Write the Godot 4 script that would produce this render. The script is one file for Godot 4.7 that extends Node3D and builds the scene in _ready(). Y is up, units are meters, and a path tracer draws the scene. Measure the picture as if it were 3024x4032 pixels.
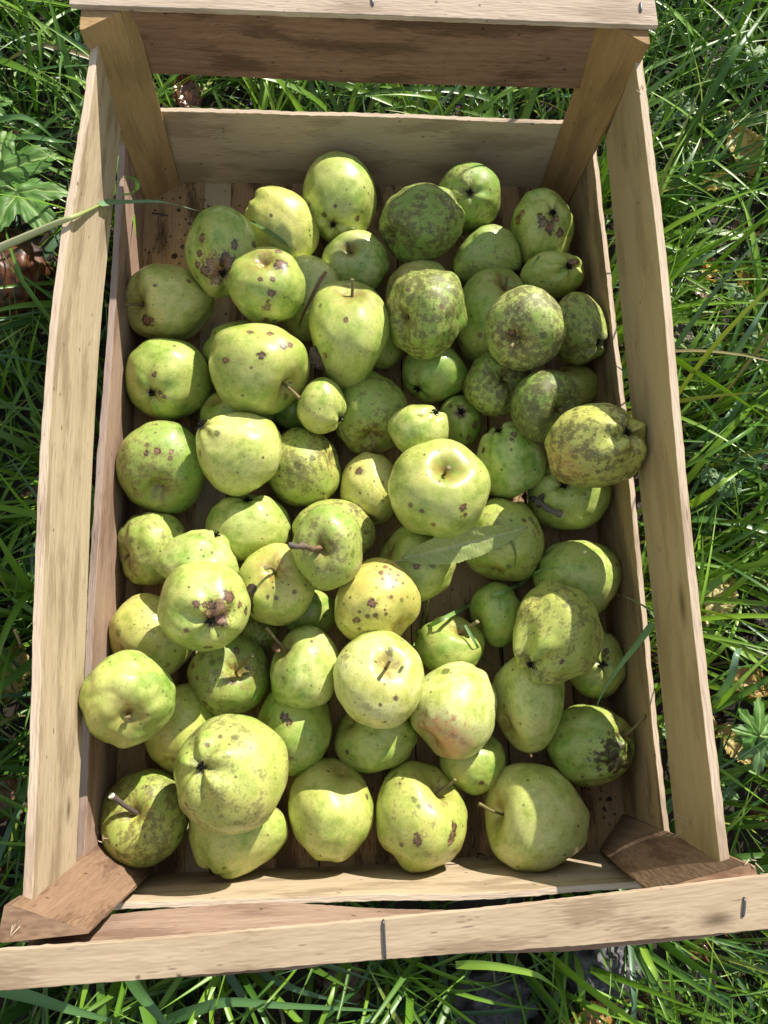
extends Node3D

# A shallow wooden fruit crate of windfall apples standing in wet autumn grass.

const APPLES := "windfall apples heaped in the wooden crate"
const TW := 288
const TH := 144

var used := {}
var jobs := []
var baked := []
var dirs := PackedVector3Array()
var wood := Woods.new()
var crate: Node3D
var clear := []
var stem_mat: StandardMaterial3D
var twig_mat: StandardMaterial3D
var cut_mat: StandardMaterial3D
var calyx_mat: StandardMaterial3D
var wire_mat: StandardMaterial3D
var leaf_mat: StandardMaterial3D
var dead_mat: StandardMaterial3D
var wet_mat: StandardMaterial3D
var blade_mat: StandardMaterial3D


class Woods:
	var straw: StandardMaterial3D
	var rail: StandardMaterial3D
	var far_rail: StandardMaterial3D
	var pale: StandardMaterial3D
	var tan: StandardMaterial3D
	var grey: StandardMaterial3D
	var pink: StandardMaterial3D
	var brown: StandardMaterial3D
	var lilac: StandardMaterial3D
	var post: StandardMaterial3D
	var post_dull: StandardMaterial3D
	var post_rough: StandardMaterial3D
	var floor: StandardMaterial3D
	var edge_pale: StandardMaterial3D
	var edge_grey: StandardMaterial3D
	var edge_brown: StandardMaterial3D


class Buf:
	var v := PackedVector3Array()
	var n := PackedVector3Array()
	var u := PackedVector2Array()
	var c := PackedColorArray()
	var i := PackedInt32Array()

	func vert(p: Vector3, nn: Vector3, uv := Vector2.ZERO, col := Color.WHITE) -> int:
		v.append(p)
		n.append(nn)
		u.append(uv)
		c.append(col)
		return v.size() - 1

	func tri(a: int, b: int, d: int) -> void:
		var g := (v[b] - v[a]).cross(v[d] - v[a])
		if g.dot(n[a] + n[b] + n[d]) > 0.0:
			i.append_array([a, d, b])
		else:
			i.append_array([a, b, d])

	func quad(a: int, b: int, d: int, e: int) -> void:
		tri(a, b, d)
		tri(a, d, e)

	func flat(p: Array, uv: Array, col := Color.WHITE) -> void:
		var nn: Vector3 = (p[1] - p[0]).cross(p[2] - p[0]).normalized()
		var k := []
		for j in p.size():
			k.append(vert(p[j], nn, uv[j], col))
		for j in range(1, p.size() - 1):
			tri(k[0], k[j], k[j + 1])

	func smooth() -> void:
		var s := PackedVector3Array()
		s.resize(v.size())
		for t in range(0, i.size(), 3):
			var g := (v[i[t + 1]] - v[i[t]]).cross(v[i[t + 2]] - v[i[t]])
			for k in 3:
				s[i[t + k]] -= g
		for k in v.size():
			n[k] = s[k].normalized() if s[k].length_squared() > 0.0 else Vector3.UP

	func surface(m: ArrayMesh, mat: Material) -> void:
		if i.is_empty():
			return
		var a := []
		a.resize(Mesh.ARRAY_MAX)
		a[Mesh.ARRAY_VERTEX] = v
		a[Mesh.ARRAY_NORMAL] = n
		a[Mesh.ARRAY_TEX_UV] = u
		a[Mesh.ARRAY_COLOR] = c
		a[Mesh.ARRAY_INDEX] = i
		m.add_surface_from_arrays(Mesh.PRIMITIVE_TRIANGLES, a)
		m.surface_set_material(m.get_surface_count() - 1, mat)

	func mesh(mat: Material) -> ArrayMesh:
		var m := ArrayMesh.new()
		surface(m, mat)
		return m


func _ready() -> void:
	var camera := Camera3D.new()
	camera.name = "camera"
	camera.position = Vector3(-0.0277, 0.5936, 0.1674)
	camera.rotation_degrees = Vector3(-75.51, -15.44, 14.17)
	camera.fov = 65.69
	camera.near = 0.02
	camera.far = 200.0
	add_child(camera)
	camera.current = true

	var around := WorldEnvironment.new()
	around.name = "surroundings"
	var env := Environment.new()
	var sky_look := ProceduralSkyMaterial.new()
	sky_look.sky_top_color = Color(0.60, 0.64, 0.68)
	sky_look.sky_horizon_color = Color(0.88, 0.87, 0.82)
	sky_look.sky_curve = 0.25
	sky_look.ground_bottom_color = Color(0.10, 0.14, 0.07)
	sky_look.ground_horizon_color = Color(0.35, 0.40, 0.32)
	sky_look.sky_energy_multiplier = 1.0
	var sky := Sky.new()
	sky.sky_material = sky_look
	env.background_mode = Environment.BG_SKY
	env.sky = sky
	env.background_energy_multiplier = 0.85
	env.tonemap_mode = Environment.TONE_MAPPER_LINEAR
	env.tonemap_exposure = 1.68
	env.sdfgi_enabled = true
	env.ssao_enabled = true
	env.ssil_enabled = true
	around.environment = env
	add_child(around)

	var sun := DirectionalLight3D.new()
	sun.name = "sun"
	var e := deg_to_rad(33.0)
	var az := deg_to_rad(32.0)
	var to_sun := Vector3(sin(az) * cos(e), sin(e), -cos(az) * cos(e))
	sun.basis = Basis.looking_at(-to_sun, Vector3.UP)
	sun.light_energy = 1.5
	sun.light_color = Color(1.0, 0.965, 0.91)
	sun.light_angular_distance = 0.5
	sun.shadow_enabled = true
	add_child(sun)

	materials()
	ground()
	build_crate()
	weeds()
	loose()
	litter()
	grass()
	apple("yellow-green apple by the far end board with its dark calyx turned to the viewer", Vector3(-.0175, .033, -.233), Vector3(.0303, .0317, .034), Vector3(.14, -.3, -.94), {"tone": .45, "pale": .2, "stem": 0}, [Vector4(-.37, .53, .77, .059), Vector4(.51, .39, .77, .059), Vector4(-.82, .17, .55, .071), Vector4(-.08, .74, .67, .035)])
	apple("small dark green apple in shade under the far end board, calyx facing up", Vector3(.0872, .0397, -.231), Vector3(.0262, .0258, .0252), Vector3(.15, -.87, -.46), {"tone": .1, "soot": .55, "stem": 0}, [])
	apple("apple with brown scab trail and sunlit nub, beside the far corner post in shade", Vector3(.1462, .0376, -.2064), Vector3(.0252, .0277, .0313), Vector3(-.07, -.99, -.14), {"tone": .28, "lump": .05, "nub": Vector3(-.01, 1, -.08)}, [Vector4(-.29, .87, .4, .121), Vector4(-.05, .85, .52, .162), Vector4(.16, .93, .32, .094), Vector4(.32, .73, .6, .108), Vector4(-.9, .43, 0, .121), Vector4(-.8, .59, -.07, .081), Vector4(-.38, .89, .23, .067)])
	apple("oval sooty green apple with its stem hollow turned sideways, below the far shaded apple", Vector3(.0459, .0483, -.1981), Vector3(.033, .0313, .029), Vector3(-.87, .02, .49), {"tone": .18, "soot": .77, "lump": .03, "cav": .4, "k": 1.1, "stem": 0}, [])
	apple("smooth long lemon-green apple lying behind the far scabby pair", Vector3(-.0633, .0304, -.2059), Vector3(.0296, .0303, .0314), Vector3(.77, -.38, .51), {"tone": .62, "pale": .15, "k": 1.28, "stem": 0}, [Vector4(-.23, .94, .27, .037)])
	apple("mid green apple with one big ragged scab round its calyx, near the far corner", Vector3(-.1065, .057, -.1674), Vector3(.0274, .0298, .0332), Vector3(-.09, -.54, -.83), {"tone": .22}, [Vector4(-.05, .64, .77, .315), Vector4(-.4, .57, .72, .128), Vector4(-.6, .54, .58, .082), Vector4(-.45, .88, .13, .093), Vector4(.47, .85, .25, .093), Vector4(.91, .41, .04, .082), Vector4(-.69, .14, .71, .047), Vector4(.25, .75, .61, .187), Vector4(-.53, .74, .41, .07)])
	apple("green apple with brown russet round its stem hollow and a chain of scabs", Vector3(-.0714, .074, -.1305), Vector3(.0279, .0279, .0279), Vector3(-.04, .94, -.35), {"tone": .25, "russ": .8, "cav": .34, "stem": 0}, [Vector4(.41, .9, -.15, .156), Vector4(.32, .71, -.63, .072), Vector4(-.1, .93, .34, .048), Vector4(.2, .92, .32, .06), Vector4(.16, .76, .63, .084), Vector4(.06, .6, .8, .048), Vector4(.03, .47, .88, .096), Vector4(-.02, .06, 1, .072), Vector4(.17, -.01, .99, .06)])
	apple("pale green apple with short cut stem between tall yellow-green and pear-shaped ones", Vector3(-.0054, .0255, -.1788), Vector3(.0271, .0257, .024), Vector3(-.28, .95, .1), {"tone": .3, "pale": .5, "stem": 6}, [])
	apple("sooty pale green apple with a pinched end, between oval sooty apple and shaded post", Vector3(.1011, .0293, -.1852), Vector3(.0281, .0263, .024), Vector3(-.75, .09, -.65), {"tone": .22, "pale": .3, "soot": .4, "taper": .2}, [])
	apple("half hidden glossy apple with a bright sun patch and puckered calyx", Vector3(.1482, .043, -.1608), Vector3(.0255, .0214, .0169), Vector3(-.32, -.91, -.26), {"tone": .3, "ribs": .09}, [Vector4(.48, .88, .01, .153)])
	apple("yellowish apple with long stem pointing at the sunlit side slats", Vector3(-.1498, .0316, -.1394), Vector3(.035, .0321, .0287), Vector3(-.71, .58, .4), {"tone": .62, "pale": .3, "lump": .04, "cav": .36, "k": 1.1, "stem": 20, "blush": Vector3(.34, .82, .47), "blush_amount": .11, "stem_to": Vector3(-.93, .33, .18)}, [Vector4(-.34, .49, .8, .122), Vector4(-.19, .56, .8, .055), Vector4(-.06, .99, .09, .033), Vector4(.6, .77, -.21, .044)])
	apple("tall pear-shaped green apple with its stem upright, pointed end towards the viewer", Vector3(-.0123, .0597, -.1024), Vector3(.0296, .0342, .0407), Vector3(.1, .78, -.62), {"tone": .42, "pale": .15, "soot": .12, "taper": .46, "cav": .16, "k": 1.25, "stem": 9}, [Vector4(-.06, 1, 0, .04), Vector4(-.59, .61, .53, .05)])
	apple("lumpy knobbly olive apple with a deep hollow at its side, beside the pear-shaped apple", Vector3(.0438, .0794, -.1077), Vector3(.0292, .03, .0311), Vector3(-.83, .39, .39), {"tone": .3, "soot": .72, "ribs": .1, "lump": .05, "cav": .42, "stem": 3, "nub": Vector3(.83, .55, -.01), "nub2": Vector3(.63, .43, -.65)}, [Vector4(-.53, .84, -.12, .044), Vector4(.22, .91, .34, .044)])
	apple("long green apple with rusty stem end, wedged behind the blotchy russet apple", Vector3(.1012, .0337, -.1283), Vector3(.0303, .0336, .0379), Vector3(.24, .88, -.41), {"tone": .28, "soot": .2, "russ": .9, "k": 1.2, "stem": 7}, [Vector4(-.49, .55, .68, .043)])
	apple("blotchy round apple with a brown russet hollow facing up, upper layer by shaded side", Vector3(.1116, .0842, -.0919), Vector3(.028, .0284, .0288), Vector3(-.48, .56, .67), {"tone": .35, "pale": .4, "soot": .72, "russ": 1.2, "cav": .34, "stem": 8}, [Vector4(-.59, .63, .5, .105)])
	apple("narrow olive apple with small puckered calyx, against the shaded side slats", Vector3(.1616, .0508, -.1098), Vector3(.0208, .0245, .0292), Vector3(-.37, -.64, -.67), {"tone": .42, "soot": .67, "taper": .2, "ribs": .1, "k": 1.1}, [])
	apple("plain green apple with grey star calyx, by sunlit side below long-stemmed yellowish one", Vector3(-.1485, .0306, -.077), Vector3(.032, .0311, .0301), Vector3(.29, -.7, -.65), {"tone": .18, "stem": 0}, [Vector4(-.14, .96, .24, .056), Vector4(.04, .7, .72, .045), Vector4(-.07, .74, .67, .056)])
	apple("large tapering green apple with six small round scabs on its top face", Vector3(-.0772, .0669, -.0703), Vector3(.0357, .0345, .033), Vector3(.73, .27, .63), {"tone": .36, "pale": .15, "russ": .5, "taper": .12, "k": 1.1, "stem": 12, "stem_to": Vector3(.64, .24, .73)}, [Vector4(-.07, .91, -.42, .057), Vector4(.31, .85, -.42, .057), Vector4(.54, .83, -.1, .067), Vector4(.65, .74, -.17, .057), Vector4(.14, .97, .18, .067), Vector4(-.55, .81, .19, .057), Vector4(-.05, .91, .4, .024)])
	apple("dull olive apple mostly hidden behind the large tapering one", Vector3(-.0972, .0254, -.104), Vector3(.0268, .0249, .0228), Vector3(.78, .14, .6), {"tone": .3, "soot": .4, "cav": .2, "stem": 0}, [])
	apple("pale apple half hidden by the russet-topped one, a dry brown blade across it", Vector3(-.0424, .0293, -.1462), Vector3(.0272, .0298, .0335), Vector3(-.87, .4, .28), {"tone": .55, "pale": .4, "cav": .2, "stem": 0}, [])
	apple("pinkish pale apple peeping out behind the knobbly olive one", Vector3(.0453, .0279, -.1494), Vector3(.0275, .0275, .0275), Vector3(-.89, .45, -.04), {"tone": .5, "pale": .4, "cav": .2, "stem": 0, "blush": Vector3(-.58, .8, -.16), "blush_amount": .3}, [])
	apple("small green apple in the dark gap beside the pear-shaped one's pointed end", Vector3(.0123, .0202, -.1112), Vector3(.0201, .0201, .0201), Vector3(.84, .52, .13), {"tone": .15, "cav": .2, "stem": 0}, [])
	apple("small green apple with a dark dimple, under the knobbly olive apple", Vector3(.054, .024, -.0858), Vector3(.0256, .0241, .0224), Vector3(.55, -.31, -.78), {"tone": .15, "pale": .1, "soot": .12, "cav": .22, "stem": 0}, [])
	apple("bronzed apple with a wide rusty stem hollow, tucked under the blotchy russet apple", Vector3(.0959, .0457, -.066), Vector3(.0232, .024, .0248), Vector3(.29, .94, .19), {"tone": .3, "soot": .77, "russ": 1.3, "lump": .04, "cav": .42, "stem": 5}, [])
	apple("dark sooty apple with a creased side hollow, next to the largest olive apple", Vector3(.1262, .07, -.0391), Vector3(.0251, .0255, .0259), Vector3(.35, .79, .51), {"tone": .15, "pale": .15, "soot": .97, "cav": .4, "stem": 2}, [])
	apple("tan russet apple mostly hidden behind the dark sooty one", Vector3(.1635, .0197, -.0756), Vector3(.0222, .02, .018), Vector3(-.66, .53, -.52), {"tone": .65, "soot": .2, "russ": .6, "cav": .2, "stem": 0}, [])
	apple("small deep green apple with a black scab, behind the small pale calyx-up apple", Vector3(.0728, .0188, -.0474), Vector3(.0176, .0188, .0203), Vector3(.17, -.98, -.02), {"tone": .1, "stem": 0}, [Vector4(-.17, .98, .02, .248), Vector4(-.57, .77, -.29, .076), Vector4(.52, .72, .46, .134), Vector4(.23, .48, .85, .076)])
	apple("small pale yellow-green apple with open calyx near the middle of the crate", Vector3(.0367, .0527, -.0275), Vector3(.0225, .0213, .02), Vector3(-.45, -.72, .53), {"tone": .5, "pale": .3, "ribs": .06, "stem": 0}, [])
	apple("mottled apple with a bronze hollow turned to the viewer, below the pear-shaped tip", Vector3(.0031, .0296, -.052), Vector3(.0281, .0298, .0318), Vector3(0, .43, .9), {"tone": .3, "soot": .5, "russ": 1, "cav": .36, "stem": 0, "blush": Vector3(.59, .79, -.14), "blush_amount": .15}, [])
	apple("tiny yellow-green freckled apple sitting on its larger neighbours", Vector3(-.0333, .0565, -.0457), Vector3(.0178, .0189, .0202), Vector3(-.84, -.16, -.52), {"tone": .5, "pale": .2, "freck": 1, "stem": 0, "blush": Vector3(-.08, .91, .41), "blush_amount": .09}, [])
	apple("green apple hidden under the big tapering one, behind the smooth pale globe", Vector3(-.0976, .0238, -.0523), Vector3(.0281, .0243, .0205), Vector3(-.59, .72, -.36), {"tone": .15, "cav": .2, "stem": 0}, [])
	apple("dark green apple deep in the gap beside the tiny freckled one", Vector3(-.0561, .0182, -.0599), Vector3(.0178, .0178, .0178), Vector3(.9, .37, .24), {"tone": .08, "cav": .2, "stem": 0}, [])
	apple("smooth pale globe of an apple with a black nipple-like calyx at its shoulder", Vector3(-.0917, .0549, -.0097), Vector3(.0299, .0299, .0299), Vector3(.66, -.64, .41), {"tone": .52, "pale": .3, "taper": .1, "stem": 0, "nipple": 1, "nub2": Vector3(-.66, .64, -.41)}, [Vector4(-.81, .55, .19, .066)])
	apple("green apple with a sooty hollow and four scabs, against the sunlit side slats", Vector3(-.1489, .0328, -.0072), Vector3(.032, .0325, .0331), Vector3(.05, .67, .74), {"tone": .2, "soot": .4, "russ": .5, "cav": .36, "stem": 0}, [Vector4(.07, 1, -.03, .062), Vector4(.37, .93, -.03, .052), Vector4(.35, .93, .11, .041), Vector4(-.16, .99, .02, .052), Vector4(-.15, .97, -.17, .041)])
	apple("mottled olive apple snug beside the smooth pale globe", Vector3(-.0478, .0288, -.0088), Vector3(.0285, .0292, .0299), Vector3(.83, .52, -.19), {"tone": .4, "soot": .5, "freck": .7, "cav": .2, "stem": 0}, [])
	apple("bright yellow apple with one pink-brown scab, partly under the biggest green apple", Vector3(.0011, .024, .0072), Vector3(.0221, .0244, .0271), Vector3(-.09, .21, .97), {"tone": .85, "pale": .2, "soot": .12, "freck": .5, "cav": .2, "stem": 0}, [Vector4(-.39, .88, -.26, .099), Vector4(-.66, .64, -.4, .042)])
	apple("big smooth green-yellow apple on top, deep stem hollow, above the fallen leaf", Vector3(.0461, .0701, .0214), Vector3(.0348, .0348, .0348), Vector3(.04, .96, -.27), {"tone": .4, "pale": .2, "russ": .5, "cav": .36, "stem": 6, "oblate": 1}, [Vector4(-.62, .63, .46, .037), Vector4(-.43, .68, .59, .037), Vector4(.31, .78, .54, .073), Vector4(.37, .64, .67, .037), Vector4(-.21, .51, .84, .037)])
	apple("plain light green apple, between the biggest smooth one and the spotted olive one", Vector3(.1052, .0381, -.0079), Vector3(.0261, .0273, .0287), Vector3(.43, -.45, .78), {"tone": .3, "pale": .25, "taper": .12, "ribs": .06, "stem": 0}, [Vector4(-.01, .89, -.45, .076), Vector4(-.12, .94, -.31, .05), Vector4(-.9, .41, -.17, .063)])
	apple("largest spotted olive apple leaning on the shaded side slats", Vector3(.1491, .1001, 0), Vector3(.0321, .03, .0279), Vector3(-.45, -.89, .1), {"tone": .72, "soot": .66, "russ": .8, "freck": .8, "ribs": .1, "lump": .03, "k": 1.12, "stem": 0, "blush": Vector3(-.84, .17, .51), "blush_amount": .6}, [])
	apple("green apple with a black calyx beneath the spotted olive one, twig lying on it", Vector3(.1509, .0291, .0159), Vector3(.0315, .0287, .0262), Vector3(.3, -.95, .03), {"tone": .3, "pale": .15, "soot": .1, "stem": 0}, [])
	apple("grey-topped green apple under the tip of the fallen leaf", Vector3(.0974, .0305, .0494), Vector3(.0311, .0308, .0306), Vector3(-.32, .23, .92), {"tone": .36, "pale": .1, "soot": .35, "freck": .4, "cav": .2, "stem": 0}, [Vector4(.33, .91, -.27, .044)])
	apple("sooty pale green apple, its stem hollow facing the sunlit side slats", Vector3(-.156, .0261, .051), Vector3(.0261, .0262, .0262), Vector3(-.81, .48, .33), {"tone": .3, "pale": .2, "soot": .4, "taper": .1, "lump": .04, "cav": .42, "stem": 3}, [])
	apple("round pale green apple with a brown calyx at its top edge", Vector3(-.0875, .0279, .0375), Vector3(.0306, .0277, .025), Vector3(0, -.66, .75), {"tone": .32, "pale": .25, "freck": .4, "stem": 0}, [])
	apple("knob-ended pale apple behind the scab-faced one", Vector3(-.1196, .0536, .0668), Vector3(.0288, .0256, .0226), Vector3(-.47, -.17, .86), {"tone": .36, "pale": .3, "soot": .2, "taper": .22, "ribs": .08, "lump": .03, "stem": 0}, [])
	apple("bright apple with a large pink-brown scab spreading from its ribbed calyx", Vector3(-.1082, .0892, .101), Vector3(.0286, .0283, .028), Vector3(-.28, -.81, -.52), {"tone": .38, "pale": .2, "ribs": .07, "stem": 0}, [Vector4(.44, .85, .29, .268), Vector4(.65, .76, -.07, .144), Vector4(-.02, 1, .1, .082), Vector4(.15, .98, .14, .062), Vector4(.87, .48, .07, .062), Vector4(.96, .24, .17, .082), Vector4(-.25, .74, .62, .041), Vector4(.13, .22, .97, .082), Vector4(.47, .74, .48, .144), Vector4(.3, .95, .14, .093)])
	apple("yellow-green glossy apple with an upright stub in an orange-brown hollow", Vector3(-.0649, .0504, .0821), Vector3(.0267, .0276, .0286), Vector3(-.07, .95, -.3), {"tone": .6, "pale": .1, "russ": .9, "freck": .5, "cav": .3, "stem": 11}, [Vector4(.01, .9, .43, .046), Vector4(-.2, .9, .39, .035), Vector4(.46, .84, .29, .046)])
	apple("sooty green apple with a bit of grey twig for a stem", Vector3(-.0305, .0814, .0628), Vector3(.0231, .0257, .0287), Vector3(-.22, .93, .28), {"tone": .32, "pale": .2, "soot": .5, "russ": .6, "cav": .32, "k": 1.05, "stem": 20, "twig": 1, "stem_to": Vector3(-.93, .38, -.03)}, [])
	apple("coarse mottled apple mostly hidden behind the twig-stemmed one", Vector3(-.0256, .0322, .0415), Vector3(.0302, .0271, .0241), Vector3(-.61, .32, .72), {"tone": .5, "soot": .6, "freck": .8, "cav": .2, "stem": 0}, [])
	apple("bright yellow apple with red blush and purple specks", Vector3(.0032, .0549, .0953), Vector3(.0297, .0297, .0297), Vector3(.56, .41, .71), {"tone": .85, "pale": .05, "freck": .6, "cav": .2, "stem": 0, "blush": Vector3(.24, .7, -.67), "blush_amount": .36}, [Vector4(.18, .72, -.67, .043), Vector4(.25, .83, -.49, .032), Vector4(.41, .85, -.33, .032), Vector4(.32, .93, -.18, .032), Vector4(.46, .75, -.47, .032), Vector4(.08, .84, -.54, .053), Vector4(.54, .8, -.26, .027), Vector4(.29, .74, -.61, .027), Vector4(-.15, .97, .17, .085), Vector4(-.48, .72, .5, .074), Vector4(-.23, .87, .44, .043), Vector4(-.41, .85, .33, .032), Vector4(-.07, .9, .43, .043), Vector4(.15, .89, .42, .032), Vector4(-.41, .62, .67, .032), Vector4(.11, .92, -.38, .032), Vector4(.27, .96, .06, .032)])
	apple("green apple lying under the broad end of the fallen leaf", Vector3(.0345, .0284, .0651), Vector3(.0289, .0287, .0286), Vector3(-.86, .43, -.26), {"tone": .36, "pale": .15, "soot": .1, "cav": .2, "stem": 0}, [Vector4(.14, .96, -.25, .058), Vector4(-.12, .99, -.07, .07), Vector4(-.13, .97, .22, .07)])
	apple("smooth plain green apple with its stem touching the shaded side slats", Vector3(.1513, .0297, .0798), Vector3(.0323, .0302, .0283), Vector3(.85, .2, .49), {"tone": .2, "pale": .2, "soot": .06, "taper": .08, "cav": .2, "k": 1.05, "stem": 17, "stem_to": Vector3(.72, .36, .6)}, [])
	apple("small plain green apple below the crossing grass blade", Vector3(.0914, .0208, .1031), Vector3(.0188, .0211, .0236), Vector3(-.89, .26, .38), {"tone": .2, "cav": .2, "stem": 0}, [])
	apple("big olive-stained apple on top with a puckered calyx, by the shaded side", Vector3(.1216, .0632, .1196), Vector3(.0314, .0334, .0353), Vector3(.7, -.34, -.63), {"tone": .5, "pale": .1, "soot": .5, "ribs": .12, "lump": .03, "k": 1.08, "stem": 0}, [Vector4(-.69, .57, .44, .047), Vector4(-.1, .77, .62, .047)])
	apple("dim green apple with a short stem, in shade of the pale upper apples", Vector3(.0559, .0235, .1241), Vector3(.0249, .0231, .0215), Vector3(.29, .77, -.56), {"tone": .28, "soot": .15, "cav": .34, "stem": 10, "stem_to": Vector3(.79, .54, -.27)}, [])
	apple("yellow-brown apple half under the scab-faced one by the sunlit side", Vector3(-.1532, .0303, .1137), Vector3(.0299, .0299, .0299), Vector3(-.62, .57, .53), {"tone": .75, "pale": .2, "soot": .22, "freck": .4, "cav": .2, "stem": 0}, [])
	apple("dark green apple deep behind the yellow-green glossy one", Vector3(-.0444, .019, .0978), Vector3(.02, .0192, .0184), Vector3(-.13, .37, .92), {"tone": .1, "cav": .2, "stem": 0}, [])
	apple("brownish apple down in the dark gap under the scab-faced one", Vector3(-.0805, .0143, .1108), Vector3(.0133, .0141, .015), Vector3(.3, .52, -.79), {"tone": .5, "soot": .7, "cav": .2, "stem": 0}, [])
	apple("big plain green apple with a wrinkled stem hollow against the sunlit side slats", Vector3(-.1535, .0847, .1564), Vector3(.0285, .0291, .0297), Vector3(.27, .78, .56), {"tone": .25, "pale": .2, "russ": .5, "taper": .12, "ribs": .05, "lump": .03, "cav": .34, "stem": 2}, [])
	apple("dark-shouldered apple with a twisted stem in a deep hollow", Vector3(-.0993, .0282, .1412), Vector3(.0279, .028, .0282), Vector3(.4, .91, -.09), {"tone": .2, "soot": .4, "russ": .9, "cav": .36, "stem": 14, "stem_to": Vector3(.58, .56, -.59)}, [Vector4(.22, .95, .24, .046), Vector4(-.81, .56, -.2, .057), Vector4(-.67, .73, .09, .046), Vector4(-.47, .58, .66, .057), Vector4(.3, .77, -.56, .069)])
	apple("pale smooth apple with a thin stem sticking out sideways", Vector3(-.0463, .048, .1383), Vector3(.024, .0259, .0281), Vector3(-.67, .51, -.54), {"tone": .38, "pale": .35, "taper": .06, "cav": .24, "stem": 14, "stem_to": Vector3(-.58, .52, -.63)}, [Vector4(.79, -.06, .61, .072), Vector4(.17, .8, -.58, .036)])
	apple("palest yellow apple on top with an upright stem stub", Vector3(.0017, .0674, .1483), Vector3(.0297, .0304, .0312), Vector3(.16, .94, -.3), {"tone": .66, "pale": .55, "soot": .15, "russ": .5, "cav": .3, "stem": 11}, [Vector4(.27, .89, .38, .04), Vector4(-.04, .87, .5, .03), Vector4(.07, .59, .81, .03)])
	apple("pale lopsided apple with a pinkish base hollow, beside the palest yellow one", Vector3(.0527, .0503, .1691), Vector3(.0297, .0308, .0319), Vector3(-.72, .25, .65), {"tone": .48, "pale": .55, "soot": .08, "taper": .1, "cav": .34, "k": 1.15, "stem": 0, "blush": Vector3(-.43, .58, .69), "blush_amount": .96}, [])
	apple("tall pale yellow-green apple below the big olive-stained one", Vector3(.108, .0333, .1654), Vector3(.0265, .0302, .0342), Vector3(-.79, .29, .53), {"tone": .55, "pale": .3, "soot": .08, "taper": .15, "cav": .2, "k": 1.15, "stem": 0}, [])
	apple("green apple with black star calyx and scabs, wedged at the shaded side", Vector3(.1609, .0237, .1396), Vector3(.0207, .0234, .026), Vector3(.11, -.99, -.08), {"tone": .3, "pale": .15, "ribs": .05, "stem": 0}, [Vector4(-.29, .94, -.17, .086), Vector4(-.05, .98, -.2, .071), Vector4(.08, .95, -.29, .071), Vector4(.1, .99, -.09, .043)])
	apple("green apple with a black rotting end and thin stem, near corner of shaded side", Vector3(.1497, .0297, .1957), Vector3(.0314, .0295, .028), Vector3(.62, .75, -.23), {"tone": .28, "soot": .25, "taper": -.1, "lump": .05, "cav": .3, "k": 1.08, "stem": 14, "rot": Vector3(.3, .91, .27), "stem_to": Vector3(.39, .59, -.71), "nub2": Vector3(.58, .81, -.12)}, [])
	apple("yellow-green apple between the plain wrinkled one and the largest calyx-up one", Vector3(-.1318, .0275, .1764), Vector3(.0243, .0274, .0308), Vector3(-.18, .52, .83), {"tone": .5, "soot": .08, "cav": .2, "stem": 0}, [])
	apple("green apple with dark brown scabs, behind the largest calyx-up apple", Vector3(-.0548, .0279, .1794), Vector3(.026, .0278, .0298), Vector3(-.84, .51, .16), {"tone": .32, "pale": .05, "cav": .2, "stem": 0}, [Vector4(-.2, .95, -.23, .103), Vector4(-.12, .98, -.14, .068), Vector4(-.11, .75, .65, .068), Vector4(-.98, .04, -.19, .068), Vector4(-.91, .4, .1, .091), Vector4(.81, .35, .47, .034)])
	apple("largest apple on top, yellow-green with a black calyx pit, near the front end", Vector3(-.0908, .0785, .2029), Vector3(.0349, .0353, .0357), Vector3(.41, -.89, .21), {"tone": .5, "pale": .2, "soot": .4, "freck": .4, "taper": .1, "ribs": .08, "stem": 0, "bits": 1}, [Vector4(-.07, .7, -.71, .032), Vector4(-.28, .78, -.57, .032)])
	apple("green apple mostly beneath the palest yellow one", Vector3(.001, .0262, .1852), Vector3(.0287, .0264, .0243), Vector3(-.78, .42, -.46), {"tone": .4, "pale": .15, "freck": .4, "cav": .2, "stem": 0}, [Vector4(-.73, .58, .35, .048), Vector4(-.22, .88, -.43, .036)])
	apple("green apple under the pale lopsided one, near the front", Vector3(.0675, .023, .2038), Vector3(.0231, .023, .0228), Vector3(.25, .47, -.85), {"tone": .36, "pale": .1, "cav": .2, "stem": 0}, [Vector4(.13, .79, .59, .07)])
	apple("dark mottled apple in the near corner of the sunlit side, cut stem tipped white", Vector3(-.1527, .0289, .2314), Vector3(.0287, .0294, .0302), Vector3(-.15, .95, -.28), {"tone": .3, "soot": .62, "russ": .6, "cav": .34, "stem": 15, "cut": 1, "stem_to": Vector3(-.65, .48, -.59)}, [])
	apple("pale green apple with a pointed tip, under the largest calyx-up one by the near board", Vector3(-.0916, .0306, .2416), Vector3(.0327, .0306, .0287), Vector3(.45, -.17, -.88), {"tone": .46, "pale": .2, "taper": .3, "stem": 0}, [Vector4(-.78, .4, -.48, .02), Vector4(-.74, .46, -.49, .02), Vector4(-.7, .52, -.49, .02)])
	apple("clean yellow-green apple with crossing shadow edges, front row", Vector3(-.0305, .031, .2317), Vector3(.0286, .0308, .0332), Vector3(.29, .37, -.88), {"tone": .6, "pale": .2, "freck": .3, "taper": .08, "cav": .2, "stem": 0}, [Vector4(0, .52, -.86, .03), Vector4(.82, .48, -.31, .05)])
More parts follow.
